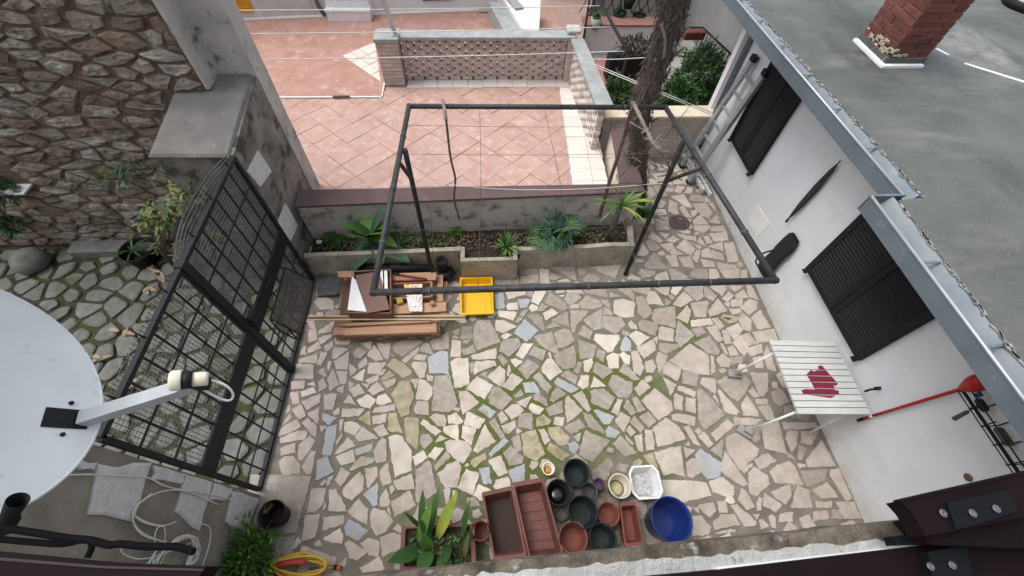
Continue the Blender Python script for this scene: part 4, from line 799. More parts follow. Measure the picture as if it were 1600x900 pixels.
# shutters
SLAT = M('shutter_slat', (.026, .025, .028), (.021, .02, .023), 20, .75, .1, 60, spec=.12)
def shutter(name, label, y0, y1, z0, z1, nleaf):
    t = thing(name, (WX-.03, (y0+y1)/2, z0), label, 'shutters', 'brown wooden shutters')
    wl = (y1-y0)/nleaf
    for k in range(nleaf):
        a, c = y0+k*wl+.003, y0+(k+1)*wl-.003
        m = MB(); fwid = .06
        for q in (((a+c)/2, z0+fwid/2, c-a, fwid), ((a+c)/2, z1-fwid/2, c-a, fwid), (a+fwid/2, (z0+z1)/2, fwid, z1-z0-2*fwid), (c-fwid/2, (z0+z1)/2, fwid, z1-z0-2*fwid)):
            m.box((WX-.035, q[0], q[1]), (.045, q[2], q[3]))
        lf = m.build('leaf_frame', SHUT, t)
        bkp = MB(); bkp.box((WX-.018, (a+c)/2, (z0+z1)/2), (.01, c-a-.1, z1-z0-.1)); bkp.build('backing', SHUT, lf)
        zz = z0+fwid+.02
        while zz < z1-fwid-.01:
            s = MB(); s.box((0, 0, 0), (.048, c-a-2*fwid, .007), M=Matrix.Rotation(rad(-40), 3, 'Y')); s.v = [p+V(WX-.036, (a+c)/2, zz) for p in s.v]
            s.build('slat', SLAT, lf); zz += .038
    for y in (y0+.03, y1-.03):
        m = MB(); m.box((WX-.06, y, z0-.02), (.03, .05, .02)); m.tube([(WX-.01, y, z0-.02), (WX-.07, y+.02, z0-.02)], .008, 6); m.build('catch', IRON, t)
    return t
shutter('window_shutters', 'closed dark brown louvred shutters on the wider near window of the white wall', 1.41, 2.50, .87, 1.98, 2)
shutter('window_shutters', 'smaller closed dark brown louvred shutters beside the leaning ladder', 4.03, 4.80, .82, 2.0, 2)

# ------------------------------------------------------------------ the viewer's own house: facade, sill, window frame
oh = thing('viewer_house_wall', (0, -.2, 0), 'weathered concrete window ledge and wall of the house at the bottom edge', 'house wall')
LZ = 3.6
le0, le1 = gp(540, 897, LZ), gp(1430, 808, LZ); dx_ = (le1-le0).normalized(); nrm_ = V(-dx_.y, dx_.x, 0)
def lp(s, t, z=LZ): p = le0+dx_*s+nrm_*t; return V(p.x, p.y, z)
OWN = M('own_facade', (.62, .60, .56), (.52, .50, .47), 3, .95, .4, 40)
LEDGE = M('ledge_concrete', (.30, .255, .195), (.10, .08, .058), 22, .95, 1, 90, 0, (.58, .56, .52), 26, .60)
n = 60; m = MB(); rr = random.Random(6)
sA, sB = -1.1, 2.4
for k in range(n):
    a, c = sA+(sB-sA)*k/n, sA+(sB-sA)*(k+1)/n
    ja, jc = .004*noise.noise(V(a*14, 0, 0)), .004*noise.noise(V(c*14, 0, 0))
    m.hexa([lp(a, -.3, LZ-.06), lp(c, -.3, LZ-.06), lp(c, jc, LZ-.06), lp(a, ja, LZ-.06)], [lp(a, -.3, LZ+.0), lp(c, -.3, LZ+.0), lp(c, jc-.004, LZ), lp(a, ja-.004, LZ)])
m.build('window_ledge', LEDGE, oh)
rr = random.Random(15); ft = []; bk2 = []
for k in range(60):
    t_ = k/59; x = 690+(1446-690)*t_; yf = 902-64*t_+rr.uniform(-3.5, 3.5)+4*noise.noise(V(t_*14, 0, 0)); ft.append(gp(x, yf, LZ+.002)); bk2.append(gp(x, 942-90*t_, LZ+.002))
m = MB()
for k in range(59): m.hexa([V(q.x, q.y, LZ-.001) for q in (ft[k], ft[k+1], bk2[k+1], bk2[k])], [ft[k], ft[k+1], bk2[k+1], bk2[k]])
m.build('plaster_strip', M('old_plaster', (.62, .62, .60), (.50, .50, .47), 30, .95, .8, 90, 0, (.22, .19, .15), 40, .6), oh)
m = MB()
m.hexa([lp(-6, -.5, -.05), lp(6, -.5, -.05), lp(6, -.06, -.05), lp(-6, -.06, -.05)], [lp(-6, -.5, LZ-.061), lp(6, -.5, LZ-.061), lp(6, -.06, LZ-.061), lp(-6, -.06, LZ-.061)])
m.hexa([lp(-6, -.5, LZ-.061), lp(sA, -.5, LZ-.061), lp(sA, -.06, LZ-.061), lp(-6, -.06, LZ-.061)], [lp(-6, -.5, 5.7), lp(sA, -.5, 5.7), lp(sA, -.06, 5.7), lp(-6, -.06, 5.7)])
m.hexa([lp(sB, -.5, LZ-.061), lp(6, -.5, LZ-.061), lp(6, -.06, LZ-.061), lp(sB, -.06, LZ-.061)], [lp(sB, -.5, 5.7), lp(6, -.5, 5.7), lp(6, -.06, 5.7), lp(sB, -.06, 5.7)])
m.hexa([lp(sA, -.5, 5.2), lp(sB, -.5, 5.2), lp(sB, -.06, 5.2), lp(sA, -.06, 5.2)], [lp(sA, -.5, 5.7), lp(sB, -.5, 5.7), lp(sB, -.06, 5.7), lp(sA, -.06, 5.7)])
m.build('wall', OWN, oh)

# brown aluminium frame pieces on the ledge
def prismq(name, px_pts, z0, z1, mat, parent):
    p = [gp(x, y, z1) for x, y in px_pts]; m = MB(); m.prism([(q.x, q.y) for q in (p if area([V(a.x, a.y, 0) for a in p]) > 0 else p[::-1])], z0, z1); return m.build(name, mat, parent)
HINGE = M('hinge_black', (.009, .010, .012), rough=.6, spec=.08)
wf = thing('window_frame', (.9, -.02, 3.6), 'dark brown aluminium window frame with screwed hinges at the bottom right', 'window frame')
prismq('bottom_rail', [(860, 915), (1120, 891), (1447, 852), (1620, 832), (1700, 960), (860, 960)], 3.601, 3.64, FRAME, wf)
prismq('rail_lip', [(1120, 886), (1447, 849), (1446, 853), (1120, 891)], 3.6, 3.618, WHITEP, wf)
prismq('sash_profile', [(1408, 783), (1620, 735), (1640, 800), (1446, 838), (1432, 812), (1424, 800)], 3.69, 3.72, FRAME, wf)
prismq('sash_edge', [(1420, 812), (1650, 760), (1660, 860), (1455, 850), (1440, 834)], 3.655, 3.688, FRAME, wf)
prismq('sash_lip', [(1406, 783), (1620, 734), (1620, 731), (1405, 780)], 3.715, 3.727, FRAME, wf)
for q in ([(1480, 785), (1575, 765), (1590, 800), (1495, 828)], [(1395, 838), (1495, 828), (1498, 850), (1400, 852)], [(1450, 862), (1510, 852), (1520, 905), (1458, 905)]):
    prismq('hinge_plate', q, 3.64, 3.726 if q[0][1] < 800 else 3.66, HINGE, wf)
for x, y, z in ((1474, 802, 3.722), (1520, 802, 3.728), (1557, 795, 3.728), (1454, 885, 3.662), (1488, 883, 3.662)):
    p = gp(x, y, z); m = MB(); m.lathe(p, [(.0058, 0), (.0055, .001), (.002, .0012), (.0015, .0004)], 12); m.build('screw', STEEL, wf)
wf2 = thing('shutter_edge', (-.6, .0, 3.6), 'dark red brown aluminium shutter edge at the bottom left corner', 'shutter')
prismq('profile', [(-60, 858), (160, 879), (322, 885), (308, 905), (280, 960), (-60, 960)], 3.6, 3.64, FRAME, wf2)
prismq('profile_lip', [(-60, 866), (160, 884), (318, 889), (316, 892), (160, 888), (-60, 871)], 3.64, 3.643, M('brown_lip', (.035, .014, .017), rough=.5, spec=.2), wf2)

# ------------------------------------------------------------------ satellite dish
DC, DN = V(-1.643, .527, 3.147), V(.928, .230, .292).normalized()
DU = (V(0, 0, 1)-DN*DN.z).normalized(); DS = DU.cross(DN)
sd_o = thing('satellite_dish', (-2.35, .42, 2.18), 'large white offset satellite dish with feed arm in the left foreground', 'satellite dish')
m = MB(); NR, NA = 8, 56
for side in (0, 1):
    base = len(m.v)
    for i in range(NR+1):
        r = i/NR
        for k in range(NA):
            t = 2*math.pi*k/NA; d = .075*(r*r-1)-(.006 if side else 0)
            m.v.append(DC+DS*(.40*r*math.cos(t))+DU*(.44*r*math.sin(t))+DN*d)
    for i in range(NR):
        for k in range(NA):
            a = base+i*NA+k; b_ = base+i*NA+(k+1) % NA; q = (a, b_, b_+NA, a+NA); m.f.append(q if not side else q[::-1]); m.sm.append(True)
m.build('reflector', DISH, sd_o)
m = MB(); m.tube([DC+DS*(.40*math.cos(2*math.pi*k/NA))+DU*(.44*math.sin(2*math.pi*k/NA))-DN*.004 for k in range(NA+1)], .006, 6, False); m.build('rolled_rim', DISH, sd_o)
LN = DC+DN*.42-DU*.42
a0 = DC-DU*.385-DN*.008; a1 = LN+DN*-.02-DU*.035
m = MB(); m.bar(a0+DN*.0, a1, .045, .05, DS); m.build('feed_arm', DISHB, sd_o)
sl = DC-DU*.345-DN*.022
def dsurf(a, b_, e): return DC+DS*a+DU*b_+DN*(.075*((a/.4)**2+(b_/.44)**2-1)+e)
m = MB(); c4 = [(-.036, -.405), (.036, -.405), (.036, -.285), (-.036, -.285)]; m.hexa([dsurf(a, b_, -.002) for a, b_ in c4], [dsurf(a, b_, .004) for a, b_ in c4]); m.build('arm_slot', BLACKP, sd_o)
for s in (-1, 1):
    m = MB(); m.lathe(dsurf(.06*s, -.345, .002), [(.008, 0), (.007, .006), (.001, .008)], 10, axis=DN); m.build('bolt', BLACKP, sd_o)
ax = (DC-DU*.02-LN).normalized()
m = MB(); m.lathe(LN-ax*.055, [(.024, 0), (.027, .01), (.027, .05), (.025, .052)], 24, axis=ax); m.build('lnb_body', CREAM, sd_o)
m = MB(); m.lathe(LN-ax*.006, [(.033, 0), (.033, .032)], 24, axis=ax); m.build('clamp', BLACKP, sd_o)
m = MB(); m.lathe(LN+ax*.026, [(.036, 0), (.038, .005), (.038, .03), (.030, .038), (.004, .04)], 24, axis=ax); m.build('lnb_cap', CREAM, sd_o)
m = MB(); m.box((LN-DU*.045-ax*.0), (.06, .05, .05), bev=.008); m.build('bracket', BLACKP, sd_o)
q = LN-ax*.05-DU*.02
m = MB(); m.tube(smooth_path([q, q+V(.045, -.01, -.035), q+V(.05, -.03, -.09), q+V(.02, -.045, -.125), q+V(-.03, -.03, -.11), a1+V(0, 0, -.01)], 3), .0045, 8); m.build('coax_lead', WHITEP, sd_o)
m = MB(); m.tube([(-2.38, .42, 2.16), (-2.38, .42, 3.25)], .024, 12); m.tube([DC-DN*.09, V(-2.36, .42, 3.12)], .03, 10); m.build('mast', DISHB, sd_o)
RUBC = M('cap_plastic', (.012, .012, .014), rough=.6, spec=.1)
cp = gp(8, 818, 3.0); cu = (gp(26, 785, 3.06)-cp); cr = (gp(20, 818, 3.0)-cp).length
m = MB(); m.lathe(cp, [(cr*1.25, -.02), (cr*1.25, .02), (cr*.85, .022), (cr*1.15, cu.length*1.1), (cr*1.05, cu.length*1.1), (cr*.8, .06)], 20, axis=cu); solo('plastic_cap', m, RUBC, 'black tapered plastic cap under the dish at the left edge', 'cap', cp)

# black cables along the bottom left
def cable(name, pts, z, r, mat, label, cat='cable', n=6):
    P_ = [gp(x, y, z) if len(q) == 2 else None for q in pts for x, y in [q[:2]]]
    m = MB(); m.tube(smooth_path(P_), r, n); return solo(name, m, mat, label, cat, P_[0])
RUB = M('cable_rubber', (.008, .008, .009), rough=.8, spec=.04)
cable('black_cable', [(-30, 820), (60, 833), (110, 842), (140, 843), (172, 853), (185, 849), (230, 855), (275, 853), (296, 860), (303, 862)], 3.1, .009, RUB, 'thick black cable running above the shutter edge with a plug end')
cable('black_cable', [(-30, 840), (60, 848), (100, 851), (130, 843), (144, 846), (143, 858), (136, 872)], 3.05, .008, RUB, 'lower black cable that loops down below the first one')

# white cable coil hanging on the garden wall
wc = thing('white_cable_coil', (GX+.03, .25, .9), 'tangled coil of thin white cable hanging on the grey garden wall', 'cable')
def wallpath(pts, off=.025): return smooth_path([gx(x, y, GX+off+U(-.006, .012)) for x, y in pts])
m = MB(); m.tube(wallpath([(108, 742), (150, 741), (200, 744), (232, 745), (260, 762), (300, 767), (345, 775), (360, 780)]), .0045, 5); m.build('lead', STRING, wc)
rr = random.Random(31)
for k in range(13):
    j = lambda s: rr.uniform(-s, s)
    if k < 4: pts = [(262+j(5), 848), (215+j(4), 828+j(8)), (205+j(3), 800+j(3)), (240+j(6), 768+j(6)), (295+j(8), 766+j(4)), (342+j(5), 785+j(4))][:3+k] if k % 2 else [(206, 803), (225, 818+j(3)), (255, 823), (275, 815)]
    else: pts = [(235+j(12), 885+j(6)), (250+j(8), 862+j(6)), (275+j(6), 842+j(6)), (300+j(8), 836+j(4)), (310+j(8), 850+j(6)), (300+j(12), 880+j(8)), (285+j(12), 889)]
    m = MB(); m.tube(wallpath(pts, .02+.004*k), .0042, 5); m.build('loop', STRING, wc)
for pts in ([(241, 850), (243, 825), (258, 820), (258, 848)], [(312, 818), (330, 822), (328, 850), (316, 885)], [(187, 855), (192, 868), (225, 876), (270, 860), (305, 845)]):
    m = MB(); m.tube(wallpath(pts, .03), .0042, 5); m.build('loop', STRING, wc)

# ------------------------------------------------------------------ pergola of iron pipe
PGZ = 2.05
pg = thing('pergola_frame', (.55, 3.05, 0), 'dark iron pipe pergola frame standing over the planting bed', 'pergola')
FL, FR, BL, BR = gp(583, 457, PGZ), gp(1211, 438, PGZ), gp(639, 166, PGZ), gp(1040, 168, PGZ)
for a, c in ((FL, FR), (FL, BL), (BL, BR), (BR, FR)):
    d = (c-a).normalized(); m = MB(); m.tube([a-d*.018, c+d*.018], .0235, 12); o = m.build('rail', PIPE, pg)
    n = int((c-a).length/.45)
    for k in range(1, n):
        p = a.lerp(c, (k+.2*math.sin(k*5))/n); r = MB(); r.tube([p-d*.008, p+d*.008], .027, 10); r.build('wire_tie', WIRE, o)
PLx, PRx = V(-.685, 3.04, 0), V(1.80, 3.10, 0)
for p in (PLx, PRx):
    m = MB(); m.tube([p+V(0, 0, -.02), p+V(0, 0, PGZ)], .024, 12); m.build('post', IRON, pg)
for a, p, zz in ((gp(625, 255, PGZ), PLx, 1.72), (gp(1097, 262, PGZ), PRx, 1.58)):
    m = MB(); m.tube([a, V(p.x, p.y, zz)], .018, 10); m.build('brace', PIPE, pg)
for k, t in enumerate((.14, .33, .52, .74)):
    a, c = BL.lerp(FL, t), BR.lerp(FR, t); md = (a+c)/2+V(0, 0, -.02); m = MB(); m.tube(smooth_path([a, md, c]), .0022, 4); m.build('wire', WIRE, pg)
for t in (.27, .52, .68):
    a, c = BL.lerp(BR, t), FL.lerp(FR, t-.02); m = MB(); m.tube(smooth_path([a, (a+c)/2+V(.02, 0, -.03), c]), .0022, 4); m.build('wire', WIRE, pg)
for x0, y0, x1, y1 in ((672, 330, 676, 430), (750, 300, 748, 445), (818, 318, 823, 390), (875, 300, 902, 420), (948, 320, 962, 380)):
    a, c = gy(x0, y0, 3.25), gy(x1, y1, 3.12); m = MB(); m.tube(smooth_path([a, (a+c)/2+V(.02, 0, 0), c]), .0025, 4); m.build('training_wire', WIRE, pg)
m = MB(); m.tube(smooth_path([V(PLx.x, PLx.y, 1.72), gy(760, 296, 3.06), gy(900, 297, 3.08), V(PRx.x, PRx.y, 1.56)]), .003, 5); m.build('white_string', STRING, pg)
# vines
vn = thing('dry_vine', (-.3, 3.45, .3), 'thin leafless vine stem climbing to the back rail of the pergola', 'vine')
m = MB(); m.tube(smooth_path([gy(718, 342, 3.5), gy(708, 310, 3.52), gy(713, 280, 3.54), gy(704, 250, 3.55), gy(699, 205, 3.58), gp(696, 175, PGZ), gp(693, 160, PGZ+.03)]), [.014]*4+[.012]*40, 7); m.v and None
m.build('stem', BARK, vn)
m = MB(); m.tube(smooth_path([gp(692, 157, PGZ+.03), gp(695, 172, PGZ+.04), gp(697, 188, PGZ-.03)]), .018, 7); m.build('stub', M('pale_bark', (.27, .235, .20), (.17, .145, .12), 14, .9, .6, 60), vn)
v2 = thing('gnarled_vine', (1.35, 3.4, .3), 'gnarled grape vine with a thick pale branch hooked over the right of the pergola', 'vine')
m = MB(); pp = smooth_path([gy(937, 338, 3.42), gy(947, 300, 3.45), gy(962, 255, 3.5), gy(975, 215, 3.58), gp(986, 172, PGZ), gp(990, 162, PGZ+.03)]); m.tube(pp, [.024-.008*i/len(pp) for i in range(len(pp))], 8); m.build('trunk', M('vine_brown', (.14, .075, .06), (.09, .05, .04), 16, .9, .7, 60), v2)
m = MB(); pp = smooth_path([gp(989, 161, PGZ+.02), gp(995, 172, PGZ+.03), gp(1006, 195, PGZ-.02), gp(1012, 207, PGZ-.05), gp(1021, 226, PGZ-.08), gp(1035, 240, PGZ-.15), gp(1047, 258, PGZ-.3), gp(1044, 272, PGZ-.4)]); m.tube(pp, [.021-.009*i/len(pp)+.004*math.sin(i*2.3) for i in range(len(pp))], 9); m.build('branch', MATS['pale_bark'], v2)
rr = random.Random(14)
for k in range(26):
    q = pp[rr.randrange(len(pp)//3, len(pp))]; d = V(rr.uniform(-1, 1), rr.uniform(-1, 1), rr.uniform(-.6, 1)).normalized(); L_ = rr.uniform(.04, .28 if k < 6 else .1)
    m = MB(); m.tube(smooth_path([q, q+d*L_*.5+V(rr.uniform(-.02, .02), 0, 0), q+d*L_]), [.006]*9+[.002], 5); m.build('twig', MATS['pale_bark'], v2)

rr = random.Random(77)
for k in range(16):
    x, y = rr.uniform(955, 1050), rr.uniform(185, 285); q0 = gy(x, y, rr.uniform(3.3, 3.9)); d = V(rr.uniform(-1, 1), rr.uniform(-.3, .5), rr.uniform(-1, 1)).normalized(); L_ = rr.uniform(.2, .6)
    m = MB(); m.tube(smooth_path([q0, q0+d*L_*.35+rr.uniform(-.06, .06)*V(1, 0, 1), q0+d*L_*.7+rr.uniform(-.06, .06)*V(1, 1, 0), q0+d*L_]), [.006, .0045, .003, .002], 5); m.build('cane', MATS['vine_brown'] if k % 2 else MATS['pale_bark'], v2)
# ------------------------------------------------------------------ timber pile
def quad(name, px_pts, z, th, mat, parent=None):
    p = [gp(x, y, z) for x, y in px_pts]; p = p if area([V(a.x, a.y, 0) for a in p]) > 0 else p[::-1]
    m = MB(); m.prism([(q.x, q.y) for q in p], z-th, z); return m.build(name, mat, parent) if parent else m
pa = thing('pallet', (-1.2, 2.65, 0), 'worn wooden pallet on the paving under the pile of scrap timber', 'pallet')
for k in range(7):
    m = MB(); m.box((-1.18, 2.33+k*.118, .13), (1.2, .095, .02), bev=.002); m.build('deck_board', WOOD, pa)
for y in (2.33, 2.68, 3.03):
    for x in (-1.72, -1.18, -.64):
        m = MB(); m.box((x, y, .071), (.1, .09, .098), bev=.002); m.build('block', WOOD, pa)
    m = MB(); m.box((-1.18, y, .011), (1.2, .09, .02)); m.build('skid', WOOD, pa)
def lumber(name, q, z, th, mat, label, cat='board'):
    p = gp(*q[0], z); m = quad(name, q, z, th, mat); return solo(name, m, mat, label, cat, V(p.x, p.y, z-th))
lumber('front_plank', [(536, 513), (682, 504), (682, 519), (537, 524)], .20, .05, WOOD, 'wide reddish plank along the front edge of the pallet pile')
lumber('thin_plank', [(540, 505), (672, 499), (672, 503.5), (540, 509)], .235, .03, WOOD, 'narrow pale lath lying on the wide front plank')
lumber('short_plank', [(529, 504), (560, 502), (560, 508), (531, 509)], .19, .03, WOOD, 'short plank end sticking out at the left behind the front lath')
lumber('dark_board', [(536, 440), (549, 432), (544, 492), (531, 492)], .18, .03, WOODD, 'dark brown board at the left end of the timber pile')
lumber('left_plank', [(527, 424), (553, 423), (553, 433), (529, 433)], .36, .03, WOOD, 'short pale plank jutting out at the top left of the pile')
bxo = thing('brown_cabinet_box', (-1.36, 2.75, .16), 'brown veneer cabinet box on the left of the timber pile', 'box')
zc = .36
o4 = [gp(551, 424, zc), gp(610, 421, zc), gp(610, 489, zc), gp(543, 488, zc)]
for i in range(4):
    a, c = o4[i], o4[(i+1) % 4]; m = MB(); m.bar(V(a.x, a.y, .26), V(c.x, c.y, .26), .018, .2); m.build('side', M('veneer', (.20, .10, .07), (.15, .075, .055), 5, .6, .1, 30) if 'veneer' not in MATS else MATS['veneer'], bxo)
quad('bottom', [(552, 428), (608, 425), (608, 486), (545, 485)], .2, .02, WOODD, bxo)
lumber('laminate_board', [(555, 430), (592, 424), (609, 483), (574, 489)], .395, .018, M('brown_laminate', (.17, .095, .075), (.15, .085, .068), 4, .45, .03), 'smooth dark brown laminate panel lying skewed on the cabinet box')
lumber('white_offcut', [(550, 432), (556, 437), (573, 487), (543, 484)], .374, .014, WHITEP, 'white wedge shaped board offcut beside the brown panel')
for x, w_ in ((594, 4.5), (600, 5.5)):
    lumber('white_strip', [(x, 423), (x+w_-.6, 423), (x+w_+.4, 455), (x+1, 455)], .385, .014, WHITEP, 'white painted strip in the brown cabinet box, %s of the pair' % ('left' if x < 597 else 'right'))
lumber('rear_plank', [(615, 427), (682, 425), (681, 437), (611, 440)], .27, .03, WOOD, 'broad pale plank at the back right of the pile below the red handles')
dr = thing('open_drawer', (-.95, 2.75, .15), 'shallow unfinished wooden drawer frame in the middle of the pile', 'drawer')
o4 = [gp(612, 443, .27), gp(674, 440, .27), gp(674, 463, .27), gp(612, 466, .27)]
for i in range(4):
    a, c = o4[i], o4[(i+1) % 4]; m = MB(); m.bar(V(a.x, a.y, .22), V(c.x, c.y, .22), .022, .1); m.build('side', WOOD, dr)
quad('bottom', [(613, 445), (673, 442), (673, 461), (613, 464)], .185, .012, WOODD, dr)
lumber('middle_plank', [(612, 475), (697, 472), (697, 486), (611, 491)], .24, .04, WOOD, 'thick plank with a ragged right end in front of the drawer')
lumber('wedge_strip', [(655, 487), (711, 491.5), (709, 493), (640, 492)], .19, .03, WOOD, 'thin tapering strip under the ragged plank at the right')
lumber('side_plank', [(683, 430), (692, 429), (692, 471), (683, 471)], .175, .03, WOOD, 'dark reddish plank laid front to back at the right end of the pile')
lumber('side_block', [(693, 440), (699, 440), (699, 452), (693, 452)], .1, .08, WOOD, 'small pale timber block standing beside the right end of the pile')
rd = thing('long_slats', (-1.2, 2.5, .2), 'pair of long thin golden brown laths reaching from the gate across the pile', 'laths')
for dy, c in ((0, 0), (5, 1), (2.6, 2)):
    a, c2 = gp(481, 494.5+dy, .25), gp(727, 494+dy, .25); m = MB(); m.bar(a, c2, .016, .012); m.build('lath', M('lath_pale', (.50, .40, .24), rough=.6) if c == 0 else (MATS['lath_pale'] if c == 1 else WOODD), rd)
rh = thing('red_loppers', (-.9, 3.0, .3), 'long handled garden tool with two dark red tubular handles on the pile', 'tool')
for a, c in (((618, 428), (667, 436)), ((611, 439), (667, 437))):
    m = MB(); m.tube([gp(*a, .30), gp(*c, .30)], .011, 8); m.build('handle', M('dull_red', (.26, .045, .035), rough=.5) if 'dull_red' not in MATS else MATS['dull_red'], rh)
m = MB(); m.tube([gp(615, 427, .30), gp(624, 429, .30)], .014, 8); m.build('grip', BLACKP, rh)
# printed bag / flyer
m = MB(); q = [gp(631, 445, .3), gp(660, 444, .3), gp(660, 487, .27), gp(640, 487, .27)]; n = 10
for j in range(n+1):
    for i in range(n+1):
        p = q[0].lerp(q[1], i/n).lerp(q[3].lerp(q[2], i/n), j/n); m.v.append(p+V(0, 0, .015*noise.noise(V(i*.9, j*.7, 3))+.006))
for j in range(n):
    for i in range(n): a = j*(n+1)+i; m.f.append((a, a+1, a+n+2, a+n+1)); m.sm.append(False)
PRINT = M('printed_paper', (.74, .73, .72), (.66, .65, .64), 12, .7, .05, 40, 0, (.12, .12, .13), 75, .56)
add_layer(PRINT, (.75, .10, .05), lambda n: pos_noise(n, 26, .60, .63, 2, (1, 2.5, 1)))
add_layer(PRINT, (.85, .35, .03), lambda n: math_node(n, 'MULTIPLY', ball(n, tuple(gp(640, 447, .3)), .06, .12), pos_noise(n, 16, .42, .5, 2), True))
solo('printed_leaflet', m, PRINT, 'crumpled printed leaflet in white, red and orange on the timber pile', 'leaflet', q[0])
m = MB(); p = gp(625, 471, .265); m.box((p.x, p.y, .265), (.07, .075, .045), .3, bev=.004); solo('ochre_block', m, M('ochre', (.42, .27, .05), rough=.7), 'small ochre yellow block on the plank beside the leaflet', 'block', V(p.x, p.y, .24))
m = MB(); p = gp(676, 475, .26); m.box((p.x, p.y, .27), (.05, .06, .06), .5, bev=.012); solo('wood_knot', m, WOOD, 'small pale wood offcut on the ragged plank', 'offcut', V(p.x, p.y, .24))
bp_ = thing('black_drainpipe', (-1.1, 3.12, 0), 'black plastic drainpipe lying behind the pile against the planting bed', 'pipe')
m = MB(); a, c = gp(553, 418, .22), gp(676, 419, .22); m.tube([a, c], .055, 14); m.build('pipe', BLACKP, bp_)
m = MB(); p = gp(690, 408, .32); m.tube([V(p.x, p.y, .05), V(p.x, p.y, .30)], .06, 16, False); m.lathe((p.x, p.y, .28), [(.06, 0), (.072, .005), (.072, .06), (.058, .06), (.055, -.1)], 16); m.build('socket', BLACKP, bp_)
m = MB(); a = gp(700, 432, .12); m.tube([V(a.x-.12, a.y+.02, .1), V(a.x-.02, a.y+.02, .1), V(a.x+.06, a.y+.1, .12)], .058, 14); m.build('elbow', BLACKP, bp_)
q = [gp(x, y, .05) for x, y in ((494, 427), (536, 424), (534, 459), (496, 462))]; m = MB(); m.prism([(a.x, a.y) for a in q[::-1]], -.005, .05)
solo('dark_stone_slab', m, M('dark_slab', (.12, .125, .13), (.07, .072, .075), 12, .8, .4, 40, 0, (.3, .3, .3), 30, .68), 'dark grey slab lying between the gate and the timber pile', 'slab', q[0])

def tray(name, q, z, h, wall, mats, label, cat, group=None, lip=.015, taper=.9, ribs=0, fill=None, fz=.045):
    "open box whose rim corners are the pixel quad q at height z"
    r = [gp(x, y, z) for x, y in q]; r = r if area([V(a.x, a.y, 0) for a in r]) > 0 else r[::-1]
    c = sum(r, Vector())/4; base = V(c.x, c.y, z-h); t = thing(name, base, label, cat, group)
    def ring(k, zz, rd=.018):
        out = []
        for i in range(4):
            a, b_, d = r[i-1], r[i], r[(i+1) % 4]; b2 = V(c.x+(b_.x-c.x)*k, c.y+(b_.y-c.y)*k, zz)
            ea_, eb_ = (a-b_).normalized(), (d-b_).normalized()
            for s in range(4):
                u_ = s/3; p = b2+ea_*rd*(1-u_)**2+eb_*rd*u_**2; out.append(V(p.x, p.y, zz))
        return out
    R = min((r[1]-r[0]).length, (r[2]-r[1]).length)/2; kw = 1-wall/R
    rings = [ring(taper, z-h), ring(.985, z-.02), ring(1+lip/R, z-.018), ring(1+lip/R, z), ring(kw, z), ring(kw*taper, z-h+wall)]
    m = MB(); n = len(rings[0]); vs = [p for rg in rings for p in rg]; fs = [tuple(reversed(range(n)))]
    for i in range(len(rings)-1):
        for k in range(n): a = i*n+k; b_ = i*n+(k+1) % n; fs.append((a, b_, b_+n, a+n))
    fs.append(tuple(range((len(rings)-1)*n, len(rings)*n))); m.add(vs, fs); m.build('tub', mats, t)
    if ribs:
        A_, B_, C_, D_ = [V(c.x+(p.x-c.x)*kw*taper, c.y+(p.y-c.y)*kw*taper, z-h+wall+.006) for p in r]
        if (B_-A_).length > (C_-B_).length: A_, B_, C_, D_ = B_, C_, D_, A_
        for k in range(1, ribs):
            s = MB(); s.bar(A_.lerp(D_, k/ribs), B_.lerp(C_, k/ribs), .012, .012); s.build('rib', mats, t)
    if fill:
        m = MB(); rg = ring(kw*(taper+(1-taper)*(.75 if fz < .1 else .1)), z-.05); m.prism([(p.x, p.y) for p in rg], z-h+wall+.002, z-fz); tag(m.build('soil', fill, t), kind='stuff')
    return t
tray('yellow_tray', [(720, 435), (768, 434), (770, 488), (721, 490)], .10, .095, .006, YELLOW, 'bright yellow plastic tray lying empty on the paving beside the timber pile', 'tray', None, .012, .93)

# ------------------------------------------------------------------ pots in front of the ledge
def pot(name, x, y, rpx, h, mat, label, cat='pot', taper=.75, rim=.008, wall=.006, rotate=None, n=32, fill=None):
    p = gp(x, y, h); r = (gp(x+rpx, y, h)-p).length; t = thing(name, (p.x, p.y, 0), label, cat, 'empty pots by the house')
    rb = r*taper
    m = MB(); m.lathe((p.x, p.y, 0), [(rb, .001), (rb+(r-rb)*.88, h*.86), (r-.002+rim*.5, h*.86), (r+rim*.5, h), (r-wall, h), (rb+(r-rb)*.8-wall, h*.8), (rb-wall, wall+.004)], n); m.build('body', mat, t)
    if fill: m = MB(); m.lathe((p.x, p.y, h*.25), [(rb+(r-rb)*.25-wall*1.6, 0), (rb*.5, .01), (.005, .012)], n); m.build('residue', fill, t)
    return t
pot('small_pot', 857, 732, 9.5, .09, CREAM, 'smallest cream cup with orange inside at the back of the pots', 'pot', .7, fill=M('orange_soil', (.50, .24, .08), rough=.9))
pot('plant_pot', 901, 738, 20, .20, GREENP, 'dark green plastic pot at the back behind the black ones', 'pot', .78)
pot('plant_pot', 873, 769, 18.5, .18, BLACKP, 'shiny black plastic pot touching the ribbed trough', 'pot', .75, fill=M('wet_black', (.012, .012, .012), rough=.12, spec=.6))
pot('plant_pot', 911, 799, 23, .22, GREENP, 'largest dark green plastic pot in the middle of the cluster', 'pot', .8)
pot('small_pot', 936, 756, 8.5, .08, M('purple_plastic', (.10, .05, .10), (.08, .04, .08), 9, .5), 'tiny purple pot between the green pots and the cream pot', 'pot', .7)
pot('glass_jar', 921, 768, 12.5, .12, M('smoky_plastic', (.07, .065, .06), (.05, .05, .045), 12, .3), 'smoky grey jar squeezed between the two dark green pots', 'jar', .9)
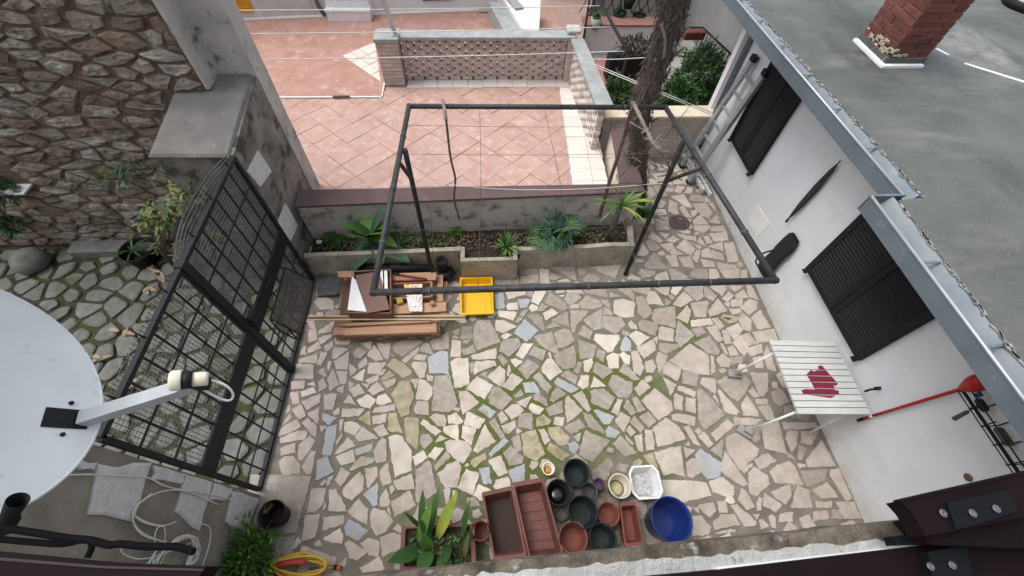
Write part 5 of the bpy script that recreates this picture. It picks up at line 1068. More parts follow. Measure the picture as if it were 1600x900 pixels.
pot('small_pot', 878, 802, 10, .06, M('grey_plastic', (.09, .085, .08), (.07, .065, .06), 12, .6), 'low grey saucer pot on the paving beside the ribbed trough', 'pot', .85)
pot('plant_pot', 969, 759, 17.5, .20, M('cream_pot', (.62, .58, .48), (.52, .47, .37), 8, .6), 'round cream plastic pot with a dirty inside next to the white tub', 'pot', .72, fill=M('pale_residue', (.50, .45, .28), (.36, .32, .2), 30, .9))
pot('plant_pot', 951, 803, 17, .17, TERRA, 'round terracotta coloured pot beside the narrow terracotta box', 'pot', .72)
pot('plant_pot', 896, 840, 22, .20, TERRA, 'wide terracotta coloured pot nearest the ledge and the ribbed trough', 'pot', .75)
pot('plant_pot', 942, 841, 21, .2, GREENP, 'dark pot half hidden by the ledge between two terracotta pots', 'pot', .8)
pot('plant_pot', 751, 829, 14, .2, TERRA, 'small terracotta pot between the planted trough and the plain trough', 'pot', .8)
pot('blue_bucket', 1050, 811, 31.5, .36, BLUE, 'large deep blue plastic bucket next to the pots', 'bucket', .76, .006, .005, n=40)
# octagonal white tub
p = gp(1009, 753, .17); wt_ = thing('white_tub', (p.x, p.y, 0), 'white octagonal styrofoam tub with grey crumbs inside', 'tub', 'empty pots by the house')
r = (gp(1033, 753, .17)-p).length
def octa(k, zz): return [V(p.x+k*r*sx, p.y+k*r*sy, zz) for sx, sy in ((1, .6), (.68, 1), (-.68, 1), (-1, .6), (-1, -.6), (-.68, -1), (.68, -1), (1, -.6))]
m = MB(); rg = [octa(.78, .001), octa(1, .17), octa(.88, .17), octa(.66, .03)]; vs = [q for g_ in rg for q in g_]; fs = [tuple(reversed(range(8)))]
for i in range(3):
    for k in range(8): a = i*8+k; b_ = i*8+(k+1) % 8; fs.append((a, b_, b_+8, a+8))
fs.append(tuple(range(24, 32))); m.add(vs, fs); m.build('body', M('styrofoam', (.76, .76, .75), (.70, .70, .69), 20, .8, .1, 60), wt_)
m = MB(); m.prism([(q.x, q.y) for q in octa(.655, 0)], .031, .05); m.build('crumbs', M('crumbs', (.62, .62, .62), (.28, .28, .28), 55, .9, .6, 70), wt_)
tray('window_box', [(754, 772), (800, 762), (822, 868), (772, 874)], .2, .195, .01, TERRAD, 'plain long terracotta coloured trough with a dark bottom, left of the pair', 'trough', 'empty troughs', .008, .84, 0, M('dark_bottom', (.055, .035, .028), (.04, .027, .022), 12, .8), .165)
tray('window_box', [(802, 757), (848, 749), (880, 868), (828, 874)], .2, .195, .01, TERRAD, 'long terracotta coloured trough with ribs across its bottom, right of the pair', 'trough', 'empty troughs', .008, .84, 6)
tray('narrow_box', [(969, 788), (993, 786), (1005, 850), (977, 852)], .16, .155, .008, TERRA, 'narrow terracotta coloured box between the round pot and the blue bucket', 'trough', 'empty troughs', .006, .86)
pt = tray('planted_trough', [(630, 824), (738, 820), (741, 885), (627, 888)], .2, .195, .01, TERRAD, 'terracotta coloured trough planted with broad pointed leaves', 'trough', None, .008, .9, 0, SOIL)

# ------------------------------------------------------------------ hose
hs_ = thing('garden_hose', (-1.7, .1, 0), 'coiled yellow garden hose with a red sleeve beside the bush', 'hose')
HOSE = M('yellow_hose', (.62, .42, .06), (.55, .36, .05), 20, .5)
rr = random.Random(3)
for k in range(7):
    cx, cy = 468+rr.uniform(-4, 4), 886+rr.uniform(-3, 3); a_, b_ = 40+rr.uniform(-5, 4), 13+rr.uniform(-3, 5)
    m = MB(); m.tube([gp(cx+a_*math.cos(t), cy+b_*math.sin(t)+3*math.sin(2*t+k), .03+.018*k) for t in [2*math.pi*i/28 for i in range(29)]], .0105, 6, False); m.build('loop', HOSE, hs_)
m = MB(); m.tube([gp(434, 884, .16), gp(455, 879, .17), gp(478, 878, .16)], .021, 8); m.build('sleeve', M('red_sleeve', (.45, .06, .045), rough=.6), hs_)
m = MB(); m.tube(smooth_path([gp(500, 884, .05), gp(515, 888, .03), gp(524, 886, .03)]), .0105, 6); m.build('tail', HOSE, hs_)
a, c = gp(522, 886, .03), gp(534, 888, .03); m = MB(); m.tube([a, a.lerp(c, .4)], .02, 10); m.build('connector', BLACKP, hs_)
m = MB(); m.tube([a.lerp(c, .42), a.lerp(c, .8)], .019, 10); m.build('coupling', M('orange_plastic', (.75, .13, .04), rough=.5), hs_)

# ------------------------------------------------------------------ folding table
tb = thing('folding_table', (3.08, 1.32, 0), 'white slatted folding table against the white wall with a dark red paint smear', 'table')
T0, T1, T2, T3_ = V(2.77, 1.72, .75), V(3.42, 1.675, .75), V(3.40, .945, .75), V(2.735, .98, .75)
NS = 12
for k in range(NS):
    a, d = T0.lerp(T3_, (k+.06)/NS), T0.lerp(T3_, (k+.93)/NS); b_, c = T1.lerp(T2, (k+.06)/NS), T1.lerp(T2, (k+.93)/NS)
    m = MB(); m.hexa([V(q.x, q.y, .728) for q in (a, d, c, b_)], [V(q.x, q.y, .75) for q in (a, d, c, b_)]); m.build('slat', TABLEW, tb)
for t in (.12, .88):
    a, c = T0.lerp(T1, t), T3_.lerp(T2, t); m = MB(); m.bar(V(a.x, a.y-.02, .715), V(c.x, c.y+.02, .715), .04, .024); m.build('bearer', TABLEW, tb)
for top, foot in ((V(2.80, 1.60, .71), gp(1146, 584, .04)), (V(2.78, 1.02, .71), gp(1172, 672, .04)), (V(3.33, 1.02, .71), gp(1262, 678, .0)), (V(3.36, 1.58, .71), V(3.38, 1.62, 0))):
    m = MB(); m.tube([top, foot], .012, 8); m.build('leg', WHITEP, tb)
for q, nm in (((1148, 584), 0), ((1164, 675), 1)):
    p = gp(*q, .03); f = thing('weight_block', (p.x, p.y, 0), ['grey concrete foot block under the far table leg', 'grey concrete foot block under the near table leg'][nm], 'foot block', 'table foot blocks')
    m = MB(); m.box((p.x, p.y, .028), (.15, .09, .05), rad(-8 if nm == 0 else -40), bev=.008); m.build('block', M('foot_concrete', (.32, .31, .30), (.25, .24, .23), 12, .9, .4, 50) if 'foot_concrete' not in MATS else MATS['foot_concrete'], f)
    m = MB(); m.box((p.x+.02, p.y, .07), (.08, .06, .04), rad(-8 if nm == 0 else -40), bev=.006); m.build('socket', MATS['foot_concrete'], f)
strokes = [[(1260, 585), (1268, 577), (1292, 609), (1278, 616)], [(1278, 572), (1284, 571), (1309, 599), (1307, 603), (1298, 601), (1280, 580)], [(1262, 584), (1278, 578), (1300, 596), (1304, 606), (1275, 612)], [(1252, 610), (1258, 608), (1310, 610), (1311, 616), (1298, 622), (1255, 616)], [(1274, 600), (1300, 600), (1306, 612), (1280, 618)]]
dirv = (T3_-T0).normalized()
for k in range(NS):
    y0, y1 = T0.lerp(T3_, (k+.07)/NS), T0.lerp(T3_, (k+.92)/NS)
    nrm = V((T1-T0).y, -(T1-T0).x, 0).normalized(); nrm = nrm if nrm.y < 0 else -nrm
    m = MB()
    for i, s in enumerate(strokes):
        poly = [gp(x, y, .75) for x, y in s]; poly = [V(q.x, q.y, 0) for q in poly]
        if area(poly) < 0: poly = poly[::-1]
        poly = clip(poly, nrm, V(y1.x, y1.y, 0).dot(nrm)); poly = clip(poly, -nrm, -V(y0.x, y0.y, 0).dot(nrm)) if len(poly) > 2 else poly
        if len(poly) > 2: m.prism([(q.x, q.y) for q in poly], .7502, .7508+.0003*i)
    if m.v: m.build('paint_smear', REDPAINT, tb)

# ------------------------------------------------------------------ things on the white wall
mp = thing('red_mop', (WX-.05, .93, .56), 'red handled mop hanging head up on the white wall beside the table', 'mop')
h0, h1 = gx(1343, 656, WX-.03), gx(1508, 606, WX-.05)
m = MB(); m.tube([h0, h1], .0125, 10); m.build('handle', RED, mp)
m = MB(); m.tube([h0-V(0, 0, .02), h0.lerp(h1, .05)], .015, 10); m.build('grip', BLACKP, mp)
m = MB(); m.tube([h0.lerp(h1, .12), h0.lerp(h1, .16)], .0135, 10); m.build('label_band', WHITEP, mp)
hc = gx(1528, 598, WX-.12); m = MB(); m.lathe((hc.x, hc.y, hc.z-.08), [(.02, -.05), (.04, 0), (.055, .05), (.058, .10), (.04, .13), (.02, .135)], 9); m.build('head', RED, mp)
m = MB(); m.tube([hc+V(.0, -.03, .05), hc+V(.03, -.1, .1), hc+V(.02, -.16, .02)], .016, 8); m.build('spout', RED, mp)
wr = thing('wire_rack', (WX-.1, .55, 1.5), 'black wire rack with brushes fixed to the white wall under the gutter', 'rack')
r0, r1 = gx(1508, 605, WX-.03), gx(1600, 748, WX-.03); r0.z = r1.z = 1.62
for i, (dx, dz) in enumerate(((0, 0), (-.05, 0), (-.10, .0), (-.12, .04), (-.12, .10), (0, .1), (-.06, 0))):
    m = MB(); m.tube([V(WX-.02+dx, .86, 1.58+dz), V(WX-.02+dx, .24, 1.58+dz)], .004, 5); m.build('wire', IRON, wr)
for k in range(6):
    y = .86-.124*k; m = MB(); m.tube([(WX-.01, y, 1.72), (WX-.01, y, 1.58), (WX-.13, y, 1.58), (WX-.14, y, 1.70)], .004, 5); m.build('hoop', IRON, wr)
m = MB(); a, c = gx(1490, 655, WX-.16), gx(1512, 643, WX-.13); m.tube([a, c], [.016, .013], 8); m.build('brush_handle', M('brush_wood', (.10, .075, .065), rough=.7), wr)
m = MB(); m.tube([c, gx(1535, 632, WX-.1)], .004, 6); m.build('brush_rod', IRON, wr)
m = MB(); m.box(gx(1534, 633, WX-.09), (.04, .09, .05), bev=.012); m.build('brush_bristles', BLACKP, wr)
m = MB(); m.box(gx(1529, 617, WX-.11), (.02, .03, .05), bev=.005); m.build('blue_clip', BLUE, wr)
m = MB(); m.box(gx(1568, 682, WX-.07), (.06, .12, .04), bev=.012); m.build('scouring_pad', M('scour', (.11, .105, .085), (.07, .085, .07), 20, .95), wr)
tp = thing('wall_tap', (WX-.03, 1.13, .87), 'small black garden tap on the white wall behind the table', 'tap')
p = gx(1369, 608, WX-.04); m = MB(); m.tube([V(WX, p.y, p.z), V(WX-.09, p.y, p.z), V(WX-.11, p.y, p.z-.05)], .010, 8); m.build('spout', IRON, tp)
m = MB(); m.box((WX-.06, p.y, p.z+.04), (.06, .015, .012)); m.build('lever', IRON, tp)
um = thing('closed_umbrella', (WX-.05, 3.1, .92), 'closed dark umbrella hanging upright on the white wall between the windows', 'umbrella')
u0, u1 = gx(1232, 342, WX-.04), gx(1308, 257, WX-.04)
m = MB(); m.tube([u0.lerp(u1, t) for t in (0, .08, .3, .6, .9, 1)], [.006, .016, .03, .034, .022, .008], 9); m.build('canopy', M('umbrella_cloth', (.055, .04, .042), (.04, .03, .032), 20, .8, .4, 30), um)
m = MB(); m.tube([u1-V(0, 0, .0), u1+V(0, 0, .05)], .006, 6); m.build('ferrule', IRON, um)
m = MB(); m.tube([u0, u0-V(0, 0, .05)], .012, 8); m.build('handle', SHUT, um)
bgt = thing('black_bag', (WX-.08, 2.87, .25), 'black cloth bag hanging on the white wall behind the pergola corner', 'bag')
m = MB(); rr = random.Random(5)
prof = [(.94, .07, .01), (.90, .10, .04), (.80, .115, .06), (.68, .105, .07), (.55, .105, .08), (.42, .115, .09), (.32, .115, .10), (.27, .09, .06)]
nA = 16; vs = []
for z_, wy, wx in prof:
    for k in range(nA):
        t = 2*math.pi*k/nA; j = 1+.12*noise.noise(V(math.cos(t)*2, math.sin(t)*2, z_*7)); vs.append(V(WX-.012-wx*(.5+.5*math.cos(t))*j-.01, 2.87+wy*math.sin(t)*j, z_))
fs = [(i*nA+k, i*nA+(k+1) % nA, (i+1)*nA+(k+1) % nA, (i+1)*nA+k) for i in range(len(prof)-1) for k in range(nA)]+[tuple(range(nA)), tuple(reversed(range((len(prof)-1)*nA, len(prof)*nA)))]
m.add(vs, fs, True); m.build('body', CLOTH, bgt)
m = MB(); m.tube(smooth_path([V(WX-.06, 2.95, .62), V(WX-.13, 3.0, .5), V(WX-.15, 3.0, .36), V(WX-.1, 2.95, .3)]), .01, 6); m.build('strap', CLOTH, bgt)
q = [gx(x, y, WX-.004) for x, y in ((1167, 343), (1184, 320), (1202, 350), (1183, 372))]; m = MB(); m.hexa([V(WX+.004, a.y, a.z) for a in q], [V(WX-.006, a.y, a.z) for a in q]); solo('wall_hatch', m, M('hatch_paint', (.78, .775, .76), (.72, .70, .67), 5, .9, .1, 50, 0, (.40, .27, .16), 40, .70), 'faint white access hatch with rust marks low on the white wall', 'hatch', q[0])
p = gx(1513, 746, WX-.004); m = MB(); m.lathe(p, [(.03, 0), (.028, .006), (.01, .009), (.002, .009)], 10, axis=(-1, 0, 0)); solo('rusty_bolt', m, M('rust', (.16, .10, .06), (.10, .065, .045), 30, .95), 'small rusty bolt in the white wall above the window frame', 'bolt', p)

# ladder and rails
ld = thing('aluminium_ladder', (3.2, 4.95, 0), 'grey aluminium ladder leaning on the far end of the white wall', 'ladder')
l0, l1, k0, k1 = gp(1065, 259, .02), gx(1177, 93, 3.42), gp(1076, 284, .02), gx(1195, 116, 3.42)
for a, c in ((l0, l1), (k0, k1)):
    m = MB(); m.bar(a, c, .05, .075, V(0, 1, 0)); o = m.build('rail', ALU, ld)
    f = MB(); f.bar(a-(c-a).normalized()*.04, a+(c-a).normalized()*.02, .06, .085, V(0, 1, 0)); f.build('rubber_foot', BLACKP, o)
    f = MB(); f.bar(c-(c-a).normalized()*.02, c+(c-a).normalized()*.05, .06, .09, V(0, 1, 0)); f.build('end_cap', BLACKP, o)
for k in range(7):
    t = .1+.8*k/6; m = MB(); m.bar(l0.lerp(l1, t), k0.lerp(k1, t), .032, .03); m.build('rung', ALU, ld)
sh = thing('aluminium_shutter_rails', (3.36, 4.7, 0), 'short white aluminium channel profiles stacked on the floor at the foot of the ladder', 'profiles')
for k, (x, y) in enumerate(((1076, 258), (1083, 265), (1092, 286), (1103, 293))):
    p = gp(x, y, .1); m = MB(); m.bar(V(p.x-.02, p.y+.25, .1), V(p.x+.02, p.y-.16, .1), .035, .05); m.build('profile', M('white_alu', (.66, .67, .67), (.55, .56, .56), 12, .4, metal=.2) if 'white_alu' not in MATS else MATS['white_alu'], sh)
# drain
dg = thing('drain_grate', (2.78, 3.98, 0), 'round rusty drain grate set in the paving of the side passage', 'drain')
DRM = M('drain_iron', (.13, .095, .085), (.08, .06, .055), 20, .8, .4, 60)
m = MB(); m.lathe((2.78, 3.98, -.005), [(.15, 0), (.15, .01), (.11, .012), (.105, .002)], 24); m.build('ring', DRM, dg)
for k in range(-3, 4):
    h_ = math.sqrt(.108**2-(k*.03)**2); m = MB(); m.bar((2.78+k*.03-h_*.2, 3.98-h_, .006), (2.78+k*.03+h_*.2, 3.98+h_, .006), .013, .01); m.build('bar', DRM, dg)

# ------------------------------------------------------------------ low wall closing the passage, neighbour's yard
lwall = thing('low_cream_wall', (2.7, 5.45, 0), 'low cream wall with a pale top closing the end of the side passage', 'wall')
CREAMW = M('cream_wall', (.56, .49, .42), (.46, .40, .345), 5, .95, .4, 40, 0, (.36, .31, .27), 8, .6)
m = MB(); m.box((2.68, 5.52, .34), (1.75, .2, .78)); m.build('wall_body', CREAMW, lwall)
m = MB(); m.box((2.68, 5.5, .755), (1.8, .28, .05), bev=.008); m.build('coping', M('cream_cap', (.70, .61, .48), (.60, .51, .40), 6, .9, .4, 40, 0, (.42, .36, .29), 12, .62), lwall)
m = MB(); m.box((2.12, 3.83, .1), (.36, .1, .24)); solo('passage_step', m, CONC, 'low concrete kerb at the end of the terrace parapet beside the palm', 'kerb', (2.12, 3.83, 0))
m = MB(); m.prism([(1.7, 5.65), (7.5, 5.65), (7.5, 13), (1.7, 13)], -.07, -.02); struct('neighbour_yard', m, M('yard_paving', (.34, .33, .31), (.26, .25, .235), 2, .9, .3, 30))
m = MB(); m.prism([(2.1, 6.9), (3.4, 6.9), (3.4, 8.5), (2.1, 8.5)], -.02, -.002); struct('red_yard_floor', m, M('red_yard', (.36, .17, .13), (.28, .13, .10), 4, .7, .1, 30))
nw = thing('white_planter_wall', (3.0, 8.8, 0), 'white planter wall in the neighbouring yard behind the terrace', 'wall')
m = MB(); m.box((3.0, 8.85, .25), (1.9, .3, .55)); m.build('wall_body', WHITEP, nw)
m = MB(); m.box((3.0, 8.86, .535), (1.95, .36, .03)); m.build('coping', M('red_coping', (.25, .13, .10), rough=.8), nw)
# lattice railing with hanging pots
lr = thing('lattice_railing', (2.9, 9.3, .5), 'black diamond lattice railing hung with dark pots in the neighbouring yard', 'railing')
for k in range(-4, 14):
    for s in (-1, 1):
        x0 = 2.0+k*.18; m = MB(); a, c = V(x0, 9.2, .55), V(x0+s*.55, 9.2, 1.7)
        if 1.9 < x0 < 4.1 and 1.7 < c.x < 4.4: m.tube([a, c], .009, 4); m.build('lattice_bar', IRON, lr)
m = MB(); m.tube([(1.9, 9.2, 1.7), (4.3, 9.2, 1.7)], .015, 6); m.build('top_rail', IRON, lr)
for i, (x, y) in enumerate(((967, 27), (997, 31), (983, 3))):
    p = gy(x, y, 9.1); t = thing('hanging_pot', p, ['dark hanging pot on the left of the lattice railing', 'dark hanging pot on the right of the lattice railing', 'dark hanging pot at the top edge of the lattice railing'][i], 'pot')
    m = MB(); m.lathe(p-V(0, 0, .1), [(.08, 0), (.14, .2), (.12, .2), (.1, .15)], 14); m.build('body', BLACKP, t)
    m = MB(); rr = random.Random(i)
    for k in range(40):
        m.leaf(p+V(0, 0, .1), (rr.uniform(-1, 1), rr.uniform(-1, 1), rr.uniform(.2, 1)), rr.uniform(.08, .18), .04, .8, 2)
    m.build('leaves', GREEN3, t)
gb = thing('neighbour_house', (2.6, 10.5, 0), 'grey brown neighbouring house front at the top edge', 'house')
m = MB(); m.box((3.5, 10.3, 1.5), (4.2, .3, 3.1)); m.build('wall', M('grey_brown_render', (.33, .29, .26), (.27, .24, .215), 3, .9), gb)  # plain grey brown render, two close tones mixed by noise
p = gy(866, 5, 10.1); m = MB(); m.box((p.x, 10.12, p.z+.3), (.6, .06, .9)); d_ = m.build('window', IRON, gb)
for k in range(4):
    m = MB(); m.box((p.x-.22+.15*k, 10.07, p.z+.3), (.02, .02, .88)); m.build('bar', IRON, d_)
wh = thing('white_stair_wall', (1.15, 9.0, 0), 'white rendered stair wall behind the corner of the terrace', 'wall')
A_ = [gp(x, y, .9) for x, y in ((785, -5), (845, -5), (842, 50), (820, 52))]
m = MB(); m.prism([(q.x, q.y) for q in A_[::-1]], -.02, .9); m.build('wall_body', WHITEP, wh)
m = MB(); m.hexa([V(A_[0].x-.28, A_[0].y, -.02), V(A_[0].x-.02, A_[0].y, -.02), V(A_[3].x-.02, A_[3].y, -.02), V(A_[3].x-.28, A_[3].y, -.02)], [V(A_[0].x-.28, A_[0].y, .82), V(A_[0].x-.02, A_[0].y, .82), V(A_[3].x-.02, A_[3].y, .82), V(A_[3].x-.28, A_[3].y, .82)]); m.build('grey_coping', CAPM, wh)
# handrails and clothes lines
hr = thing('clothes_line_rail', (2.2, 7.2, 0), 'dark handrail with uprights that carries the clothes lines', 'handrail')
h0, h1 = gp(930, -12, 1.4), gp(981, 82, 1.4)
m = MB(); m.tube([h0, h1], .022, 8); m.build('rail', IRON, hr)
for p in (h1, gp(921, 0, 1.4)):
    m = MB(); m.tube([p, V(p.x+.02, p.y, 0)], .02, 8); m.build('upright', IRON, hr)
cl = thing('clothes_lines', (-1, 6.5, 1.4), 'white washing lines stretched across the terrace', 'clothes lines')
for a, c in (((360, 16), (938, 9)), ((360, 53), (955, 42)), ((395, 93), (976, 80)), ((900, 92), (1010, 90))):
    p, q = gp(*a, 1.4), gp(*c, 1.4); m = MB(); m.tube(smooth_path([p, (p+q)/2-V(0, 0, .02), q]), .0065, 5); m.build('line', STRING, cl)
for d in (0, 3.5):
    m = MB(); m.tube([gp(928, 100+d, 1.2), gp(1112, 176+d, 1.0)], .006, 5); m.build('line', STRING, cl)
ps = thing('terrace_post', (-1.27, 6.8, 1.2), 'slim grey metal post standing on the brick pier of the terrace', 'post')
m = MB(); m.bar((-1.29, 6.8, 1.235), gy(594, -12, 6.75), .055, .055); m.build('shaft', M('post_grey', (.52, .53, .53), (.42, .43, .43), 10, .6), ps)
m = MB(); m.box((-1.29, 6.8, 1.243), (.11, .11, .012)); m.build('base_plate', M('post_plate', (.4, .4, .4), rough=.6), ps)
# railing on the right behind the shrubs
rl = thing('yard_railing', (4.0, 7.1, .2), 'thin dark railing beside the shrubs in the neighbouring yard', 'railing')
e0, e1, e2 = gp(1078, 43, 1.0), gp(1098, 43, 1.0), gp(1150, 92, 1.0)
m = MB(); m.tube([e0, e1, e2, e2+(e2-e1)*.5], .016, 6); m.build('rail', IRON, rl)
for k in range(16):
    p = e1.lerp(e2, k/11); m = MB(); m.tube([p, V(p.x, p.y, .1)], .007, 4); m.build('baluster', IRON, rl)
gwall = thing('grey_yard_wall', (4.6, 9, 0), 'tall plain grey wall beyond the railing behind the white building', 'wall')
m = MB(); m.box((4.75, 8.9, 1.0), (.3, 4.5, 2.2)); m.build('wall_body', M('grey_render', (.30, .30, .29), (.235, .235, .23), 2.5, .95, .3, 30), gwall)
p = gp(1084, 54, 1.0); m = MB(); m.box((p.x, p.y, 1.0), (.36, .14, .13), bev=.012); solo('railing_flower_box', m, TERRA, 'orange red flower box hanging on the railing behind the palm trunk', 'flower box', (p.x, p.y, .93))

# ------------------------------------------------------------------ far house behind the terrace
fh = thing('terrace_house', (-2, 9.2, TZ), 'white house front with steps, yellow shutter and blue door at the top edge', 'house')
FW = M('far_white', (.72, .72, .72), (.66, .66, .65), 3, .9, .2, 30)
fy = lambda x: 9.02+.1*(x+4.3)
m = MB(); m.hexa([V(-8, fy(-8), TZ), V(.3, fy(.3), TZ), V(.3, fy(.3)+.3, TZ), V(-8, fy(-8)+.3, TZ)], [V(-8, fy(-8), 3.6), V(.3, fy(.3), 3.6), V(.3, fy(.3)+.3, 3.6), V(-8, fy(-8)+.3, 3.6)]); m.build('wall', FW, fh)
m = MB(); m.hexa([V(-8, fy(-8)-.12, TZ+.013), V(.4, fy(.4)-.12, TZ+.013), V(.4, fy(.4)-.002, TZ+.013), V(-8, fy(-8)-.002, TZ+.013)], [V(-8, fy(-8)-.12, TZ+.03), V(.4, fy(.4)-.12, TZ+.03), V(.4, fy(.4)-.002, TZ+.03), V(-8, fy(-8)-.002, TZ+.03)]); m.build('skirting', TILEW, fh)
st = thing('white_steps', (-2.5, 8.95, TZ), 'two white marble steps against the far house front', 'steps')
for k in range(3):
    m = MB(); m.box((-2.5, 9.05+.12*k, TZ+.012+.085+.17*k), (.80, .36-.02*k, .17)); o = m.build('step', M('marble', (.82, .83, .85), (.72, .73, .755), 6, .5) if 'marble' not in MATS else MATS['marble'], st)
    m = MB(); m.box((-2.5, 8.98+.12*k, TZ+.012+.172+.17*k+.012), (.84, .26, .022)); m.build('tread', WHITEP, o)
def facade_box(name, x0, x1, z0, z1, th, mat, parent):
    m = MB(); xm = (x0+x1)/2; m.hexa([V(x0, fy(x0)-th, z0), V(x1, fy(x1)-th, z0), V(x1, fy(x1)+.01, z0), V(x0, fy(x0)+.01, z0)], [V(x0, fy(x0)-th, z1), V(x1, fy(x1)-th, z1), V(x1, fy(x1)+.01, z1), V(x0, fy(x0)+.01, z1)]); return m.build(name, mat, parent)
ys = facade_box('yellow_shutter', -4.75, -4.27, TZ+.12, 2.4, .05, M('yellow_paint', (.68, .36, .02), (.60, .31, .02), 8, .6), fh)
for k in range(14): facade_box('slat', -4.72, -4.30, TZ+.2+k*.12, TZ+.23+k*.12, .075, MATS['yellow_paint'], ys)
facade_box('plinth_panel', -4.15, -3.2, TZ+.03, TZ+.36, .03, M('grey_panel', (.55, .55, .54), (.47, .47, .46), 5, .8), fh)
bd = facade_box('blue_door', -1.12, -.52, TZ+.20, 2.5, .04, M('blue_paint', (.04, .13, .33), (.035, .115, .29), 8, .5), fh)
for k in range(6): facade_box('slat', -1.08, -.56, TZ+.25+k*.13, TZ+.29+k*.13, .055, MATS['blue_paint'], bd)
facade_box('corner_block', -.02, .35, TZ+.03, 1.6, .2, FW, fh)
m = MB(); m.tube([(-3.1, fy(-3.1)-.06, 3.0), (-3.08, fy(-3)-.06, TZ+.2), (-3.0, fy(-3)-.1, TZ+.04)], .04, 8); m.build('downpipe', M('grey_pipe', (.12, .12, .125), rough=.6), fh)
fb = thing('terrace_side_lattice', (.5, 8.4, TZ), 'low pale pierced brick balustrade at the far right corner of the terrace', 'balustrade')
bk_ = []
b0, b1 = gp(768, 25, TZ), gp(790, 52, TZ)
for r_ in range(5):
    for k in range(8):
        a, c = b0.lerp(b1, (k+(.5 if r_ % 2 else 0))/8), b0.lerp(b1, (k+.7+(.5 if r_ % 2 else 0))/8)
        mb = MB(); mb.bar(V(a.x+.25, a.y, TZ+.06+r_*.075), V(c.x+.25, c.y, TZ+.06+r_*.075), .1, .06); bk_.append((1, mb, BRICKP if k % 3 else TILEW))
pieces(fb, 'brick', bk_)
m = MB(); m.bar(V(b0.x+.25, b0.y, TZ+.42), V(b1.x+.25, b1.y, TZ+.42), .16, .05); m.build('cap', CAPM, fb)

# ------------------------------------------------------------------ plants
def plant(name, loc, label, cat='plant', group=None): return thing(name, loc, label, cat, group)
def rv(r, lo=-1, hi=1): return V(r.uniform(-1, 1), r.uniform(-1, 1), r.uniform(lo, hi))
def bush(t, c, rx, ry, rz, n, L_, W_, mats, seed, up=.3, shell=.55):
    r = random.Random(seed); ms = [MB() for _ in mats]
    for k in range(n):
        d = rv(r); 
        while d.length > 1 or d.length < .05: d = rv(r)
        d = d.normalized()*(shell+(1-shell)*r.random()); j = .75+.5*noise.noise(V(d.x*2.3+seed, d.y*2.3, d.z*2.3))
        p = V(c[0]+d.x*rx*j, c[1]+d.y*ry*j, c[2]+d.z*rz*j)
        if p.z < .02: continue
        o = (d+rv(r)*.8+V(0, 0, up)).normalized(); ms[r.randrange(len(mats))].leaf(p, o, L_*r.uniform(.6, 1.3), W_*r.uniform(.7, 1.2), r.uniform(.2, .8), 2, .2, side=rv(r))
    for m, mt in zip(ms, mats): m.build('foliage', mt, t)
    m = MB()
    for k in range(9):
        d = rv(r, 0, 1).normalized(); m.tube([V(c[0], c[1], max(.0, c[2]-rz)), V(c[0]+d.x*rx*.6, c[1]+d.y*ry*.6, c[2]+d.z*rz*.5)], [.008, .003], 5, False)
    m.build('stems', BARK, t)
def rosette(t, p, n, L_, W_, mats, seed, elev=(.2, .9), droop=.6, nseg=5, name='leaf', wave=0, tip=1.0, fold=.2):
    r = random.Random(seed)
    for k in range(n):
        a = 2*math.pi*(k+r.uniform(-.3, .3))/n*2.4; e = r.uniform(*elev); d = V(math.cos(a)*math.cos(e), math.sin(a)*math.cos(e), math.sin(e))
        m = MB(); m.leaf(p, d, L_*r.uniform(.6, 1.1), W_*r.uniform(.8, 1.15), droop*r.uniform(.6, 1.3), nseg, fold, tip=tip, wave=wave); m.build(name, mats[r.randrange(len(mats))], t)
SZ = .32
p = V(gp(588, 372, SZ).x, 3.42, SZ)
t = plant('broad_leaf_plant', p, 'big broad leaved green plant at the left end of the planting bed')
rosette(t, p+V(0, 0, .18), 8, .52, .21, [GREEN2, GREEN1, GREEN4], 1, (.5, 1.2), .9, 6, wave=.06); rosette(t, p+V(.03, -.02, .06), 9, .46, .2, [GREEN4, GREEN4, GREEN1], 2, (.1, .6), .9, 6, wave=.08)
m = MB(); m.tube([p-V(0, 0, .05), p+V(0, 0, .2)], .02, 7); m.build('stem', GREEN1, t)
p = gp(523, 380, SZ); t = plant('low_bush', p, 'small bright green clump with a white flower in the left corner of the bed'); bush(t, (p.x, p.y, SZ+.05), .17, .12, .09, 420, .045, .03, [GREEN2, GREEN1], 3, .6)
m = MB(); q = gp(499, 379, SZ+.06)
for k in range(16): m.leaf(q, rv(random.Random(k), .2, 1), .04, .035, .3, 2)
m.build('flower', FELTW, t)
p = gp(625, 384, SZ); t = plant('spiky_plant', p, 'grey green spiky grass tuft between the broad leaf plant and the post'); rosette(t, p, 34, .26, .018, [GREEN4, GREEN1, OLIVE], 4, (.1, 1.0), .8, 4)
p = gp(655, 372, SZ); t = plant('spiky_plant', p, 'thin grey green grass tuft right behind the left pergola post'); rosette(t, p, 26, .24, .016, [GREEN4, OLIVE], 5, (.2, 1.1), .8, 4)
p = gp(712, 366, SZ); t = plant('clover_clump', p, 'small light green clover clump in the soil left of the concrete box'); bush(t, (p.x, p.y, SZ+.04), .1, .09, .06, 200, .035, .032, [GREEN2], 6, .8)
p = gp(692, 378, SZ); t = plant('ground_weeds', p, 'low dull green weeds at the front edge of the bed'); bush(t, (p.x, p.y, SZ+.02), .22, .08, .05, 220, .03, .02, [GREEN1, OLIVE], 7, .8)
p = gp(791, 388, SZ+.03); t = plant('strap_leaf_plant', p, 'bright green strap leaved clump growing in the square concrete box'); rosette(t, p, 40, .27, .022, [GREEN2, GREEN2, GREEN1], 8, (.5, 1.4), .8, 5)
